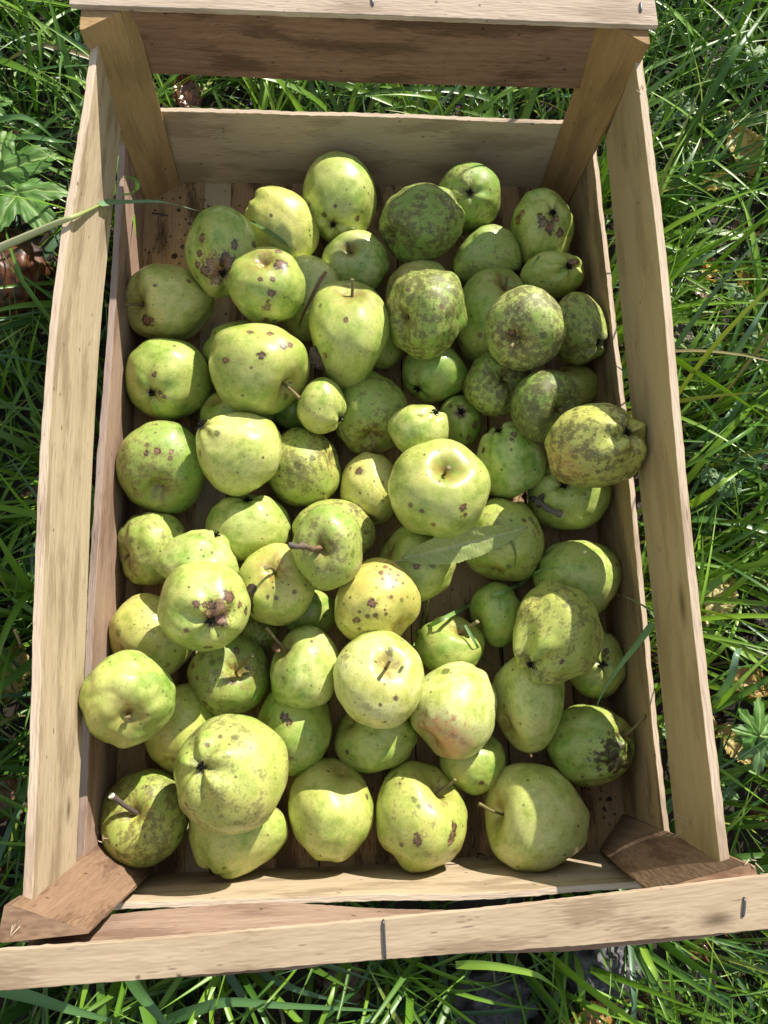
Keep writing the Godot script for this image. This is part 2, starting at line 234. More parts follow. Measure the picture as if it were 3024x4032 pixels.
	apple("front-row apple with a deep cleft, dark stem and black scab patches", Vector3(.0299, .0328, .2369), Vector3(.0309, .0329, .035), Vector3(.52, .5, -.69), {"tone": .45, "pale": .1, "soot": .3, "ribs": .07, "cav": .5, "stem": 14, "stem_to": Vector3(.71, .54, -.45)}, [Vector4(-.17, .93, .34, .075), Vector4(.55, .8, .23, .085), Vector4(.61, .79, .1, .075), Vector4(.5, .79, .36, .066), Vector4(.12, .95, -.28, .047), Vector4(-.5, .76, .42, .038), Vector4(-.17, .96, .23, .047)])
	apple("broad pale yellow-green apple at the end of the front row, stem sideways", Vector3(.1085, .0344, .2399), Vector3(.0345, .0344, .0342), Vector3(-.96, .25, -.12), {"tone": .55, "pale": .35, "taper": .14, "cav": .34, "k": 1.05, "stem": 14, "blush": Vector3(-.79, .09, -.61), "blush_amount": .07, "stem_to": Vector3(-.8, .4, -.44)}, [])
	finish_apples()


# ---------------------------------------------------------------- names and tags

func numbered(called: String) -> String:
	var k: int = used.get(called, 0)
	used[called] = k + 1
	return called if k == 0 else "%s_%03d" % [called, k]


func tag(o: Node, label: String, category := "", group := "", kind := "") -> void:
	if label != "":
		o.set_meta("label", label)
	if category != "":
		o.set_meta("category", category)
	if group != "":
		o.set_meta("group", group)
	if kind != "":
		o.set_meta("kind", kind)


func thing(called: String, label: String, category: String, at: Vector3, group := "") -> Node3D:
	var o := Node3D.new()
	o.name = numbered(called)
	add_child(o)
	o.position = at
	tag(o, label, category, group)
	return o


func part(called: String, m: Mesh, parent: Node3D, label := "") -> MeshInstance3D:
	var o := MeshInstance3D.new()
	var k := 0
	var n := called
	while parent.has_node(n):
		k += 1
		n = "%s_%03d" % [called, k]
	o.name = n
	o.mesh = m
	parent.add_child(o)
	tag(o, label)
	return o


# ---------------------------------------------------------------- materials

func plain(col: Color, rough: float, vertex := false) -> StandardMaterial3D:
	var m := StandardMaterial3D.new()
	m.albedo_color = col
	m.roughness = rough
	m.vertex_color_use_as_albedo = vertex
	return m


func noise(s: int, freq: float, octaves := 3) -> FastNoiseLite:
	var n := FastNoiseLite.new()
	n.seed = s
	n.noise_type = FastNoiseLite.TYPE_SIMPLEX_SMOOTH
	n.frequency = freq
	n.fractal_type = FastNoiseLite.FRACTAL_FBM if octaves > 1 else FastNoiseLite.FRACTAL_NONE
	n.fractal_octaves = octaves
	return n


# grain, stains, flecks and knots of a sawn or peeled board, 0.6 m along and 75 mm across
func wood_pair(s: int, light: Color, dark: Color, stain: Color, streak: float, flecks: int, stains: float, rough := 0.75, relief := 0.05, knots := 0) -> StandardMaterial3D:
	var w := 1024
	var h := 128
	var n := noise(s, 1.0, 2)
	var big := noise(s + 7, 1.0, 2)
	var px := PackedByteArray()
	px.resize(w * h * 3)
	var hm := PackedByteArray()
	hm.resize(w * h)
	var r := RandomNumberGenerator.new()
	r.seed = s
	var kn := []
	for k in knots:
		kn.append(Vector3(r.randf() * w, r.randf() * h, r.randf_range(5, 12)))
	var q := 0
	for y in h:
		for x in w:
			var wx := float(x)
			var wy := float(y)
			for k in kn:
				var dx: float = (wx - k.x) / (k.z * 3.0)
				var dy: float = (wy - k.y) / k.z
				var fall := exp(-dx * dx - dy * dy * 0.5)
				wy += fall * 9.0 * signf(dy) * minf(absf(dy), 1.0)
			var bend := big.get_noise_2d(wx * 0.003, wy * 0.008) * 9.0
			var grain := n.get_noise_2d(wx * 0.006, (wy + bend) * 0.16)
			var fine := n.get_noise_2d(wx * 0.035 + 400.0, wy * 0.75)
			var cloud := big.get_noise_2d(wx * 0.006 + 50.0, wy * 0.022 + 90.0)
			var t := clampf(0.42 + grain * streak * 0.6 + fine * 0.36 + cloud * 0.27, 0.0, 1.0)
			var col := light.lerp(dark, t)
			var st := clampf((cloud * 1.4 + fine * 0.5 - 0.15) * 2.0, 0.0, 1.0) * stains
			col = col.lerp(stain, st)
			for k in kn:
				var dx2: float = (float(x) - k.x) / (k.z * 1.6)
				var dy2: float = (float(y) - k.y) / (k.z * 0.8)
				var rr := dx2 * dx2 + dy2 * dy2
				if rr < 3.0:
					col = col.lerp(stain * 0.75, 0.75 * exp(-rr * 1.2))
			px[q * 3] = int(clampf(col.r, 0, 1) * 255.0)
			px[q * 3 + 1] = int(clampf(col.g, 0, 1) * 255.0)
			px[q * 3 + 2] = int(clampf(col.b, 0, 1) * 255.0)
			hm[q] = int(clampf(0.5 - fine * 0.75 - grain * 0.2, 0, 1) * 255.0)
			q += 1
	for k in flecks:
		var fx := r.randi_range(0, w - 1)
		var fy := r.randi_range(0, h - 1)
		var fl := r.randi_range(2, 14)
		var ft := 1
		var peak := r.randf_range(0.12, 0.5)
		if r.randf() < 0.08:
			fl = r.randi_range(3, 5)
			ft = 3
			peak = 0.8
		for dy in ft:
			for dx in fl:
				var a := peak * sin(PI * (dx + 0.7) / (fl + 0.4)) * (1.0 if ft < 3 or dy == 1 else 0.55)
				var o := (((fy + dy) % h) * w + (fx + dx) % w)
				for c in 3:
					px[o * 3 + c] = int(px[o * 3 + c] * (1.0 - a) + [stain.r, stain.g, stain.b][c] * 150.0 * a)
				hm[o] = int(hm[o] * 0.6)
	var m := StandardMaterial3D.new()
	var im := Image.create_from_data(w, h, false, Image.FORMAT_RGB8, px)
	m.albedo_texture = ImageTexture.create_from_image(im)
	m.heightmap_enabled = true
	m.heightmap_scale = relief
	m.heightmap_texture = ImageTexture.create_from_image(Image.create_from_data(w, h, false, Image.FORMAT_L8, hm))
	m.roughness = rough
	m.metallic_specular = 0.35
	return m


func tinted(m: StandardMaterial3D, col: Color) -> StandardMaterial3D:
	var d: StandardMaterial3D = m.duplicate()
	d.albedo_color = col
	return d


func materials() -> void:
	wood.straw = wood_pair(11, Color(0.765, 0.700, 0.600), Color(0.650, 0.578, 0.480), Color(0.455, 0.385, 0.305), 0.55, 260, 0.35, 0.75, 0.015, 2)
	wood.tan = wood_pair(23, Color(0.703, 0.630, 0.479), Color(0.638, 0.558, 0.413), Color(0.460, 0.384, 0.263), 0.4, 110, 0.25, 0.75, 0.013, 2)
	wood.pale = wood_pair(37, Color(0.770, 0.710, 0.610), Color(0.680, 0.615, 0.515), Color(0.455, 0.390, 0.310), 0.35, 300, 0.3, 0.8, 0.015, 0)
	wood.pale.backlight_enabled = true
	wood.pale.backlight = Color(0.40, 0.33, 0.22)
	wood.grey = wood_pair(41, Color(0.665, 0.576, 0.422), Color(0.554, 0.467, 0.338), Color(0.369, 0.302, 0.228), 0.5, 240, 0.5, 0.8, 0.020, 1)
	wood.pink = wood_pair(53, Color(0.653, 0.559, 0.499), Color(0.541, 0.443, 0.387), Color(0.384, 0.290, 0.238), 0.5, 180, 0.35, 0.8, 0.020, 0)
	wood.brown = wood_pair(67, Color(0.567, 0.448, 0.371), Color(0.438, 0.327, 0.258), Color(0.283, 0.206, 0.163), 0.6, 420, 0.5, 0.8, 0.020, 0)
	wood.floor = wood_pair(71, Color(0.702, 0.596, 0.454), Color(0.572, 0.468, 0.346), Color(0.332, 0.266, 0.202), 0.45, 520, 0.75, 0.85, 0.020, 0)
	wood.post = wood_pair(83, Color(0.679, 0.573, 0.414), Color(0.586, 0.474, 0.330), Color(0.446, 0.373, 0.270), 0.6, 40, 0.3, 0.7, 0.010, 0)
	wood.post_dull = tinted(wood.post, Color(0.93, 0.90, 0.86))
	wood.post_rough = wood_pair(97, Color(0.588, 0.485, 0.396), Color(0.468, 0.366, 0.292), Color(0.352, 0.264, 0.212), 0.4, 120, 0.5, 0.95, 0.015, 0)
	wood.lilac = wood_pair(103, Color(0.777, 0.734, 0.683), Color(0.674, 0.614, 0.563), Color(0.478, 0.410, 0.358), 0.7, 160, 0.3, 0.85, 0.030, 0)
	wood.edge_pale = tinted(wood.lilac, Color(1.0, 0.97, 0.93))
	wood.rail = tinted(wood.straw, Color(0.90, 0.885, 0.88))
	wood.far_rail = tinted(wood.lilac, Color(0.91, 0.89, 0.87))
	wood.edge_grey = tinted(wood.lilac, Color(0.80, 0.76, 0.76))
	wood.edge_brown = tinted(wood.pink, Color(0.95, 0.90, 0.86))
	stem_mat = plain(Color(1, 1, 1), 0.7, true)
	twig_mat = plain(Color(1, 1, 1), 0.95, true)
	cut_mat = plain(Color(0.78, 0.72, 0.55), 0.8)
	calyx_mat = plain(Color(0.10, 0.085, 0.065), 0.9)
	wire_mat = plain(Color(0.42, 0.43, 0.47), 0.4)
	wire_mat.metallic = 0.9
	leaf_mat = plain(Color(1, 1, 1), 0.52, true)
	leaf_mat.backlight_enabled = true
	leaf_mat.backlight = Color(0.55, 0.6, 0.35)
	dead_mat = plain(Color(1, 1, 1), 0.6, true)
	dead_mat.backlight_enabled = true
	dead_mat.backlight = Color(0.25, 0.22, 0.15)
	wet_mat = plain(Color(1, 1, 1), 0.22, true)
	blade_mat = plain(Color(1, 1, 1), 0.38, true)
	blade_mat.backlight_enabled = true
	blade_mat.backlight = Color(0.58, 0.66, 0.30)


# ---------------------------------------------------------------- ground

func ground_height(x: float, z: float, n: FastNoiseLite) -> float:
	var f := smoothstep(3.0, 1.5, Vector2(x, z).length())
	return -0.022 + f * (n.get_noise_2d(x * 9.0, z * 9.0) * 0.012 + n.get_noise_2d(x * 60.0, z * 60.0) * 0.003)


func ground() -> void:
	var n := noise(5, 1.0, 3)
	var ticks := PackedFloat32Array()
	for k in range(-60, 61):
		var t := k / 60.0
		ticks.append(t * 0.9 + signf(t) * pow(absf(t), 9.0) * 60.0)
	var b := Buf.new()
	for zz in ticks:
		for xx in ticks:
			var p := Vector3(xx, ground_height(xx, zz, n), zz)
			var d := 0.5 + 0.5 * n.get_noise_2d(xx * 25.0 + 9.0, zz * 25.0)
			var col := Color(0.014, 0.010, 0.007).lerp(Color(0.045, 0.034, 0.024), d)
			b.vert(p, Vector3.UP, Vector2(xx, zz), col)
	var w := ticks.size()
	for y in w - 1:
		for x in w - 1:
			b.quad(y * w + x, y * w + x + 1, (y + 1) * w + x + 1, (y + 1) * w + x)
	b.smooth()
	var m := plain(Color(1, 1, 1), 0.75, true)
	var o := MeshInstance3D.new()
	o.name = "soil"
	o.mesh = b.mesh(m)
	add_child(o)
	tag(o, "dark damp soil under the grass", "", "", "structure")


# ---------------------------------------------------------------- crate

func along(ctrl: Array, t: float) -> Vector3:
	var f := t * (ctrl.size() - 1)
	var k := clampi(int(f), 0, ctrl.size() - 2)
	var a: Vector3 = ctrl[maxi(k - 1, 0)]
	var p: Vector3 = ctrl[k]
	var q: Vector3 = ctrl[k + 1]
	var z: Vector3 = ctrl[mini(k + 2, ctrl.size() - 1)]
	return p.cubic_interpolate(q, a, z, f - k)


var board_seed := 100

func board(called: String, parent: Node3D, bot: Array, top: Array, th: Vector3, mat: Material, edge: Material, jit: float, label: String) -> void:
	board_seed += 13
	var n := noise(board_seed, 1.0, 2)
	var span: float = bot[0].distance_to(bot[-1]) / 0.6
	var uo := maxf(0.97 - span, 0.0) * fmod(board_seed * 0.377, 1.0) + 0.01
	var vo := fmod(board_seed * 0.213, 1.0) * 0.2
	var face := Buf.new()
	var rim := Buf.new()
	var steps := 130
	var c := 0.0005
	var tn := th.normalized()
	var rows := []
	var rims := []
	var last := []
	for k in steps + 1:
		var t := k / float(steps)
		var ib: Vector3 = along(bot, t)
		var it: Vector3 = along(top, t)
		var up := (it - ib).normalized()
		var l: float = t * bot[0].distance_to(bot[-1])
		ib += up * n.get_noise_2d(l * 330.0, 3.0) * jit
		it += up * (n.get_noise_2d(l * 330.0, 50.0) * jit + n.get_noise_2d(l * 18.0, 90.0) * jit * 1.0)
		var thk := th + tn * n.get_noise_2d(l * 60.0, 130.0) * 0.0004
		var ob := ib + thk + up * n.get_noise_2d(l * 150.0, 170.0) * jit * 0.6
		var ot := it + thk + up * n.get_noise_2d(l * 150.0, 210.0) * jit * 0.6
		var u: float = l / 0.6 + uo
		var hgt := ib.distance_to(it) / 0.08
		var f := []
		f.append(face.vert(ib + up * c, -tn, Vector2(u, vo)))
		f.append(face.vert(it - up * c, -tn, Vector2(u, vo + hgt)))
		f.append(face.vert(it + tn * c, up, Vector2(u, vo + hgt)))
		f.append(face.vert(ot - tn * c, up, Vector2(u + 0.3, vo + hgt)))
		f.append(face.vert(ot - up * c, tn, Vector2(u + 0.3, vo + hgt)))
		f.append(face.vert(ob + up * c, tn, Vector2(u + 0.3, vo)))
		f.append(face.vert(ob - tn * c, -up, Vector2(u + 0.3, vo)))
		f.append(face.vert(ib + tn * c, -up, Vector2(u, vo)))
		rows.append(f)
		var e := []
		e.append(rim.vert(it + tn * c, up, Vector2(u, 0.1)))
		e.append(rim.vert(ot - tn * c, up, Vector2(u, 0.16)))
		e.append(rim.vert(ob - tn * c, -up, Vector2(u, 0.3)))
		e.append(rim.vert(ib + tn * c, -up, Vector2(u, 0.36)))
		rims.append(e)
		if k == 0 or k == steps:
			last.append([ib, it, ot, ob])
	for k in steps:
		for j in [0, 1, 3, 4, 5, 7]:
			var jj: int = (j + 1) % 8
			face.quad(rows[k][j], rows[k][jj], rows[k + 1][jj], rows[k + 1][j])
		rim.quad(rims[k][0], rims[k][1], rims[k + 1][1], rims[k + 1][0])
		rim.quad(rims[k][2], rims[k][3], rims[k + 1][3], rims[k + 1][2])
	for k in 2:
		var outwards: Vector3 = (last[k][0] - last[1 - k][0]).normalized()
		var ids := []
		for j in 4:
			ids.append(rim.vert(last[k][j], outwards, Vector2([0.1, 0.1, 0.13, 0.13][j], [0.0, 0.6, 0.6, 0.0][j])))
		rim.quad(ids[0], ids[1], ids[2], ids[3])
	var m := ArrayMesh.new()
	face.surface(m, mat)
	rim.surface(m, edge)
	part(called, m, parent, label)


# a three-cornered post: bottom and top triangles, the first two corners edge the face that looks into the crate
func post(bot: Array, top: Array, mat: Material) -> void:
	board_seed += 13
	var n := noise(board_seed, 1.0, 2)
	var b := Buf.new()
	var uo := fmod(board_seed * 0.377, 0.5)
	var cut := 0.06
	var steps := 20
	var ring_b := []
	var ring_t := []
	for k in 3:
		for s in [cut, 1.0 - cut]:
			ring_b.append(bot[k].lerp(bot[(k + 1) % 3], s))
			ring_t.append(top[k].lerp(top[(k + 1) % 3], s))
	var mid: Vector3 = (bot[0] + bot[1] + bot[2]) / 3.0
	for k in 6:
		var a0: Vector3 = ring_b[k]
		var b0: Vector3 = ring_b[(k + 1) % 6]
		var nn := (b0 - a0).cross(Vector3.UP).normalized()
		if nn.dot(a0 - mid) < 0.0:
			nn = -nn
		var cols := 6 if k % 2 == 0 else 1
		var rows := []
		for y in steps + 1:
			var t := y / float(steps)
			var a := a0.lerp(ring_t[k], t)
			var c: Vector3 = b0.lerp(ring_t[(k + 1) % 6], t)
			var row := []
			for x in cols + 1:
				var p := a.lerp(c, x / float(cols))
				p += nn * n.get_noise_3dv(p * 120.0) * 0.0007
				row.append(b.vert(p, nn, Vector2(t * 0.29 + uo, (x / float(cols)) * 0.45 + k * 0.1)))
			rows.append(row)
		for y in steps:
			for x in cols:
				b.quad(rows[y][x], rows[y][x + 1], rows[y + 1][x + 1], rows[y + 1][x])
	var cap := []
	for k in 6:
		cap.append(b.vert(ring_t[k], Vector3.UP, Vector2(ring_t[k].x * 3.0, ring_t[k].z * 8.0)))
	for k in range(1, 5):
		b.tri(cap[0], cap[k], cap[k + 1])
	part("corner_post", b.mesh(mat), crate)


func tube(b: Buf, pts: Array, radii: Array, col0: Color, col1: Color, sides := 7, bump := 0.0, s := 1) -> void:
	var r := RandomNumberGenerator.new()
	r.seed = s
	var prev := Vector3.ZERO
	var rings := []
	for k in pts.size():
		var a: Vector3 = pts[maxi(k - 1, 0)]
		var c: Vector3 = pts[mini(k + 1, pts.size() - 1)]
		var t := (c - a).normalized()
		var x := t.cross(Vector3(0.31, 0.77, 0.56)).normalized() if prev == Vector3.ZERO else (prev - t * prev.dot(t)).normalized()
		prev = x
		var y := t.cross(x)
		var ring := []
		for j in sides:
			var g := TAU * j / sides
			var d := x * cos(g) + y * sin(g)
			var rad: float = radii[k] * (1.0 + r.randf_range(-bump, bump))
			ring.append(b.vert(pts[k] + d * rad, d, Vector2(0, 0), col0.lerp(col1, k / float(pts.size() - 1))))
		rings.append(ring)
	for k in pts.size() - 1:
		for j in sides:
			var jj := (j + 1) % sides
			b.quad(rings[k][j], rings[k][jj], rings[k + 1][jj], rings[k + 1][j])
	for k in [0, pts.size() - 1]:
		var t2: Vector3 = (pts[0] - pts[1]).normalized() if k == 0 else (pts[-1] - pts[-2]).normalized()
		var ids := []
		for j in sides:
			ids.append(b.vert(b.v[rings[k][j]], t2, Vector2.ZERO, col0 if k == 0 else col1))
		for j in range(1, sides - 1):
			b.tri(ids[0], ids[j], ids[j + 1])


func staple(p: Vector3, q: Vector3, up: Vector3) -> void:
	var n := up.normalized()
	var b := Buf.new()
	var h := n * 0.0011
	var d := (q - p).normalized() * 0.0012
	tube(b, [p - n * 0.002, p + h * 0.6, p + d + h, p.lerp(q, 0.5) + h * 1.15, q - d + h, q + h * 0.6, q - n * 0.002], [0.0006, 0.0006, 0.0006, 0.0006, 0.0006, 0.0006, 0.0006], Color.WHITE, Color.WHITE, 6)
	part("staple", b.mesh(wire_mat), crate)


func fibres(b: Buf, at: Vector3, count: int, size: float) -> void:
	var r := RandomNumberGenerator.new()
	r.seed = int(absf(at.x * 9000.0)) + count
	for k in count:
		var p := at + Vector3(r.randf_range(-1, 1), 0, r.randf_range(-1, 1)) * size * 0.6
		var d := Vector3(r.randf_range(-1, 1), r.randf_range(0.0, 0.6), r.randf_range(-1, 1)).normalized() * size * r.randf_range(0.5, 1.2)
		tube(b, [p - d * 0.2, p + d * 0.4 + Vector3(0, size * 0.1, 0), p + d], [0.00035, 0.0003, 0.0001], Color(0.42, 0.33, 0.22), Color(0.60, 0.50, 0.37), 4)


func build_crate() -> void:
	crate = thing("fruit_crate", "pale wooden slatted fruit crate full of green apples standing in the grass", "crate", Vector3.ZERO)
	board("side_slat", crate, [Vector3(-.18, -.002, -.272), Vector3(-.18, -.002, -.2), Vector3(-.18, -.002, -.1), Vector3(-.18, -.002, 0), Vector3(-.18, -.002, .1), Vector3(-.18, -.002, .2), Vector3(-.18, -.002, .272)], [Vector3(-.1779, .071, -.272), Vector3(-.178, .071, -.2), Vector3(-.1785, .071, -.1), Vector3(-.1804, .071, 0), Vector3(-.1808, .071, .1), Vector3(-.179, .071, .2), Vector3(-.1782, .071, .272)], Vector3(-.005, 0, 0), wood.pink, wood.edge_grey, 0.0006, "lower slat of the sunlit side, pinkish brown")
	board("side_slat", crate, [Vector3(-.1766, .088, -.272), Vector3(-.1789, .088, -.2), Vector3(-.1826, .088, -.1), Vector3(-.1827, .088, 0), Vector3(-.1806, .088, .1), Vector3(-.1786, .088, .2), Vector3(-.1778, .088, .272)], [Vector3(-.172, .16, -.272), Vector3(-.1761, .16, -.2), Vector3(-.1836, .16, -.1), Vector3(-.1854, .16, 0), Vector3(-.1825, .16, .1), Vector3(-.1779, .16, .2), Vector3(-.1763, .16, .272)], Vector3(-.005, 0, 0), wood.straw, wood.edge_pale, 0.0004, "sunlit upper slat, bowed outwards")
	board("side_slat", crate, [Vector3(.18, -.002, -.272), Vector3(.18, -.002, -.2), Vector3(.18, -.002, -.1), Vector3(.18, -.002, 0), Vector3(.18, -.002, .1), Vector3(.18, -.002, .2), Vector3(.18, -.002, .272)], [Vector3(.1801, .071, -.272), Vector3(.1802, .071, -.2), Vector3(.1805, .071, -.1), Vector3(.1807, .071, 0), Vector3(.1796, .071, .1), Vector3(.1785, .071, .2), Vector3(.179, .071, .272)], Vector3(.004, 0, 0), wood.grey, wood.edge_pale, 0.0008, "lower slat of the shaded side, edge splitting")
	board("side_slat", crate, [Vector3(.185, .088, -.272), Vector3(.184, .088, -.2), Vector3(.1819, .088, -.1), Vector3(.181, .088, 0), Vector3(.181, .088, .1), Vector3(.1799, .088, .2), Vector3(.1791, .088, .272)], [Vector3(.181, .16, -.272), Vector3(.1808, .16, -.2), Vector3(.18, .16, -.1), Vector3(.1763, .16, 0), Vector3(.1734, .16, .1), Vector3(.1721, .16, .2), Vector3(.1719, .16, .272)], Vector3(.0055, 0, 0), wood.tan, wood.edge_pale, 0.0004, "shaded upper slat with a pale lit edge")
	board("end_board", crate, [Vector3(-.18, -.002, -.271), Vector3(-.12, -.002, -.271), Vector3(-.06, -.002, -.271), Vector3(0, -.002, -.271), Vector3(.06, -.002, -.271), Vector3(.12, -.002, -.271), Vector3(.18, -.002, -.271)], [Vector3(-.18, .078, -.2744), Vector3(-.12, .078, -.2742), Vector3(-.06, .078, -.2737), Vector3(0, .078, -.2732), Vector3(.06, .078, -.2719), Vector3(.12, .078, -.2706), Vector3(.18, .078, -.2699)], Vector3(0, 0, -.004), wood.pale, wood.edge_pale, 0.0006, "pale lower end board")
	board("end_board", crate, [Vector3(-.18, .117, -.2721), Vector3(-.12, .117, -.2714), Vector3(-.06, .117, -.2697), Vector3(0, .117, -.268), Vector3(.06, .117, -.2677), Vector3(.12, .117, -.2674), Vector3(.18, .117, -.2672)], [Vector3(-.18, .1755, -.2672), Vector3(-.12, .1755, -.2675), Vector3(-.06, .1755, -.268), Vector3(0, .1755, -.2685), Vector3(.06, .1755, -.269), Vector3(.12, .1755, -.2695), Vector3(.18, .1755, -.2698)], Vector3(0, 0, -.004), wood.brown, wood.edge_brown, 0.0007, "brown upper end board")
	board("end_board", crate, [Vector3(-.18, -.002, .2718), Vector3(-.12, -.002, .2718), Vector3(-.06, -.002, .2718), Vector3(0, -.002, .2718), Vector3(.06, -.002, .2698), Vector3(.12, -.002, .2698), Vector3(.18, -.002, .27)], [Vector3(-.18, .078, .2726), Vector3(-.12, .078, .2731), Vector3(-.06, .078, .2739), Vector3(0, .078, .2748), Vector3(.06, .078, .2765), Vector3(.12, .078, .2749), Vector3(.18, .078, .2736)], Vector3(0, 0, .004), wood.straw, wood.edge_pale, 0.0009, "pale lower end board with a splintered edge")
	board("end_board", crate, [Vector3(-.18, .117, .2728), Vector3(-.12, .117, .2689), Vector3(-.06, .117, .2684), Vector3(0, .117, .2741), Vector3(.06, .117, .277), Vector3(.12, .117, .2752), Vector3(.18, .117, .2739)], [Vector3(-.18, .1755, .2762), Vector3(-.12, .1755, .2818), Vector3(-.06, .1755, .2822), Vector3(0, .1755, .2778), Vector3(.06, .1755, .2797), Vector3(.12, .1755, .2787), Vector3(.18, .1755, .275)], Vector3(0, 0, .004), wood.pink, wood.edge_brown, 0.0008, "pinkish warped upper end board")
	board("end_rail", crate, [Vector3(-.186, .18, -.2644), Vector3(-.12, .18, -.2639), Vector3(-.06, .18, -.2634), Vector3(0, .18, -.2629), Vector3(.06, .18, -.2621), Vector3(.12, .18, -.2614), Vector3(.19, .18, -.2605)], [Vector3(-.186, .18, -.2924), Vector3(-.12, .18, -.2919), Vector3(-.06, .18, -.2914), Vector3(0, .18, -.2909), Vector3(.06, .18, -.2901), Vector3(.12, .18, -.2894), Vector3(.19, .18, -.2885)], Vector3(0, -.004, 0), wood.far_rail, wood.edge_pale, .0003, "bleached top rail")
	board("end_rail", crate, [Vector3(-.186, .18, .2698), Vector3(-.12, .18, .2684), Vector3(-.06, .18, .2665), Vector3(0, .18, .2642), Vector3(.06, .18, .2612), Vector3(.12, .18, .2574), Vector3(.19, .18, .2528)], [Vector3(-.186, .18, .2872), Vector3(-.12, .18, .2854), Vector3(-.06, .18, .2837), Vector3(0, .18, .282), Vector3(.06, .18, .2811), Vector3(.12, .18, .2796), Vector3(.19, .18, .2775)], Vector3(0, -.004, 0), wood.rail, wood.edge_pale, .0003, "pale flat top rail with wire staples")
	post([Vector3(-.1795, 0, -.2485), Vector3(-.15, 0, -.2705), Vector3(-.1795, 0, -.2705)], [Vector3(-.18, .1758, -.2485), Vector3(-.146, .1758, -.2705), Vector3(-.18, .1758, -.2705)], wood.post)
	post([Vector3(.1795, 0, -.2475), Vector3(.157, 0, -.2705), Vector3(.1795, 0, -.2705)], [Vector3(.185, .1758, -.2485), Vector3(.151, .1758, -.2705), Vector3(.185, .1758, -.2705)], wood.post_dull)
	post([Vector3(-.1795, 0, .242), Vector3(-.15, 0, .2695), Vector3(-.1795, 0, .2695)], [Vector3(-.1838, .1758, .251), Vector3(-.1416, .1758, .2655), Vector3(-.186, .1758, .268)], wood.post_rough)
	post([Vector3(.1795, 0, .2445), Vector3(.158, 0, .2695), Vector3(.1795, 0, .2695)], [Vector3(.1823, .1758, .2478), Vector3(.1234, .1758, .2593), Vector3(.186, .1758, .268)], wood.post_rough)
	board("floor_board", crate, [Vector3(-.1815, 0, -.273), Vector3(-.1815, 0, -.14), Vector3(-.1815, 0, 0), Vector3(-.1815, 0, .14), Vector3(-.1815, 0, .2745)], [Vector3(-.131, 0, -.273), Vector3(-.131, 0, -.14), Vector3(-.131, 0, 0), Vector3(-.131, 0, .14), Vector3(-.131, 0, .2745)], Vector3(0, -.003, 0), wood.floor, wood.edge_brown, .0003, "")
	board("floor_board", crate, [Vector3(-.1325, -.0012, -.273), Vector3(-.1325, -.0012, -.14), Vector3(-.1325, -.0012, 0), Vector3(-.1325, -.0012, .14), Vector3(-.1325, -.0012, .2745)], [Vector3(-.108, -.0012, -.273), Vector3(-.108, -.0012, -.14), Vector3(-.108, -.0012, 0), Vector3(-.108, -.0012, .14), Vector3(-.108, -.0012, .2745)], Vector3(0, -.003, 0), wood.pale, wood.edge_brown, .0003, "")
	board("floor_board", crate, [Vector3(-.1085, 0, -.273), Vector3(-.1085, 0, -.14), Vector3(-.1085, 0, 0), Vector3(-.1085, 0, .14), Vector3(-.1085, 0, .2745)], [Vector3(-.0395, 0, -.273), Vector3(-.0395, 0, -.14), Vector3(-.0395, 0, 0), Vector3(-.0395, 0, .14), Vector3(-.0395, 0, .2745)], Vector3(0, -.003, 0), wood.floor, wood.edge_brown, .0003, "")
	board("floor_board", crate, [Vector3(-.0388, 0, -.273), Vector3(-.0388, 0, -.14), Vector3(-.0388, 0, 0), Vector3(-.0388, 0, .14), Vector3(-.0388, 0, .2745)], [Vector3(.0305, 0, -.273), Vector3(.0305, 0, -.14), Vector3(.0305, 0, 0), Vector3(.0305, 0, .14), Vector3(.0305, 0, .2745)], Vector3(0, -.003, 0), wood.floor, wood.edge_brown, .0003, "")
	board("floor_board", crate, [Vector3(.0312, -.0008, -.273), Vector3(.0312, -.0008, -.14), Vector3(.0312, -.0008, 0), Vector3(.0312, -.0008, .14), Vector3(.0312, -.0008, .2745)], [Vector3(.0985, -.0008, -.273), Vector3(.0985, -.0008, -.14), Vector3(.0985, -.0008, 0), Vector3(.0985, -.0008, .14), Vector3(.0985, -.0008, .2745)], Vector3(0, -.003, 0), wood.floor, wood.edge_brown, .0003, "")
	board("floor_board", crate, [Vector3(.0992, 0, -.273), Vector3(.0992, 0, -.14), Vector3(.0992, 0, 0), Vector3(.0992, 0, .14), Vector3(.0992, 0, .2745)], [Vector3(.1495, 0, -.273), Vector3(.1495, 0, -.14), Vector3(.1495, 0, 0), Vector3(.1495, 0, .14), Vector3(.1495, 0, .2745)], Vector3(0, -.003, 0), wood.floor, wood.edge_brown, .0003, "")
	board("floor_board", crate, [Vector3(.1502, -.0012, -.273), Vector3(.1502, -.0012, -.14), Vector3(.1502, -.0012, 0), Vector3(.1502, -.0012, .14), Vector3(.1502, -.0012, .2745)], [Vector3(.1815, -.0012, -.273), Vector3(.1815, -.0012, -.14), Vector3(.1815, -.0012, 0), Vector3(.1815, -.0012, .14), Vector3(.1815, -.0012, .2745)], Vector3(0, -.003, 0), wood.floor, wood.edge_brown, .0003, "")
	staple(Vector3(-.0055, .18, .2651), Vector3(-.0051, .18, .2811), Vector3(0, 1, 0))
	staple(Vector3(.1726, .18, .2629), Vector3(.1708, .18, .2708), Vector3(0, 1, 0))
	staple(Vector3(.003, .18, -.2773), Vector3(.0037, .18, -.27), Vector3(0, 1, 0))
	staple(Vector3(.1798, .18, -.2777), Vector3(.1794, .18, -.271), Vector3(0, 1, 0))
	staple(Vector3(-.173, 0, -.2402), Vector3(-.1607, 0, -.2386), Vector3(0, 1, 0))
	staple(Vector3(.0681, 0, .2512), Vector3(.0688, 0, .2628), Vector3(0, 1, 0))
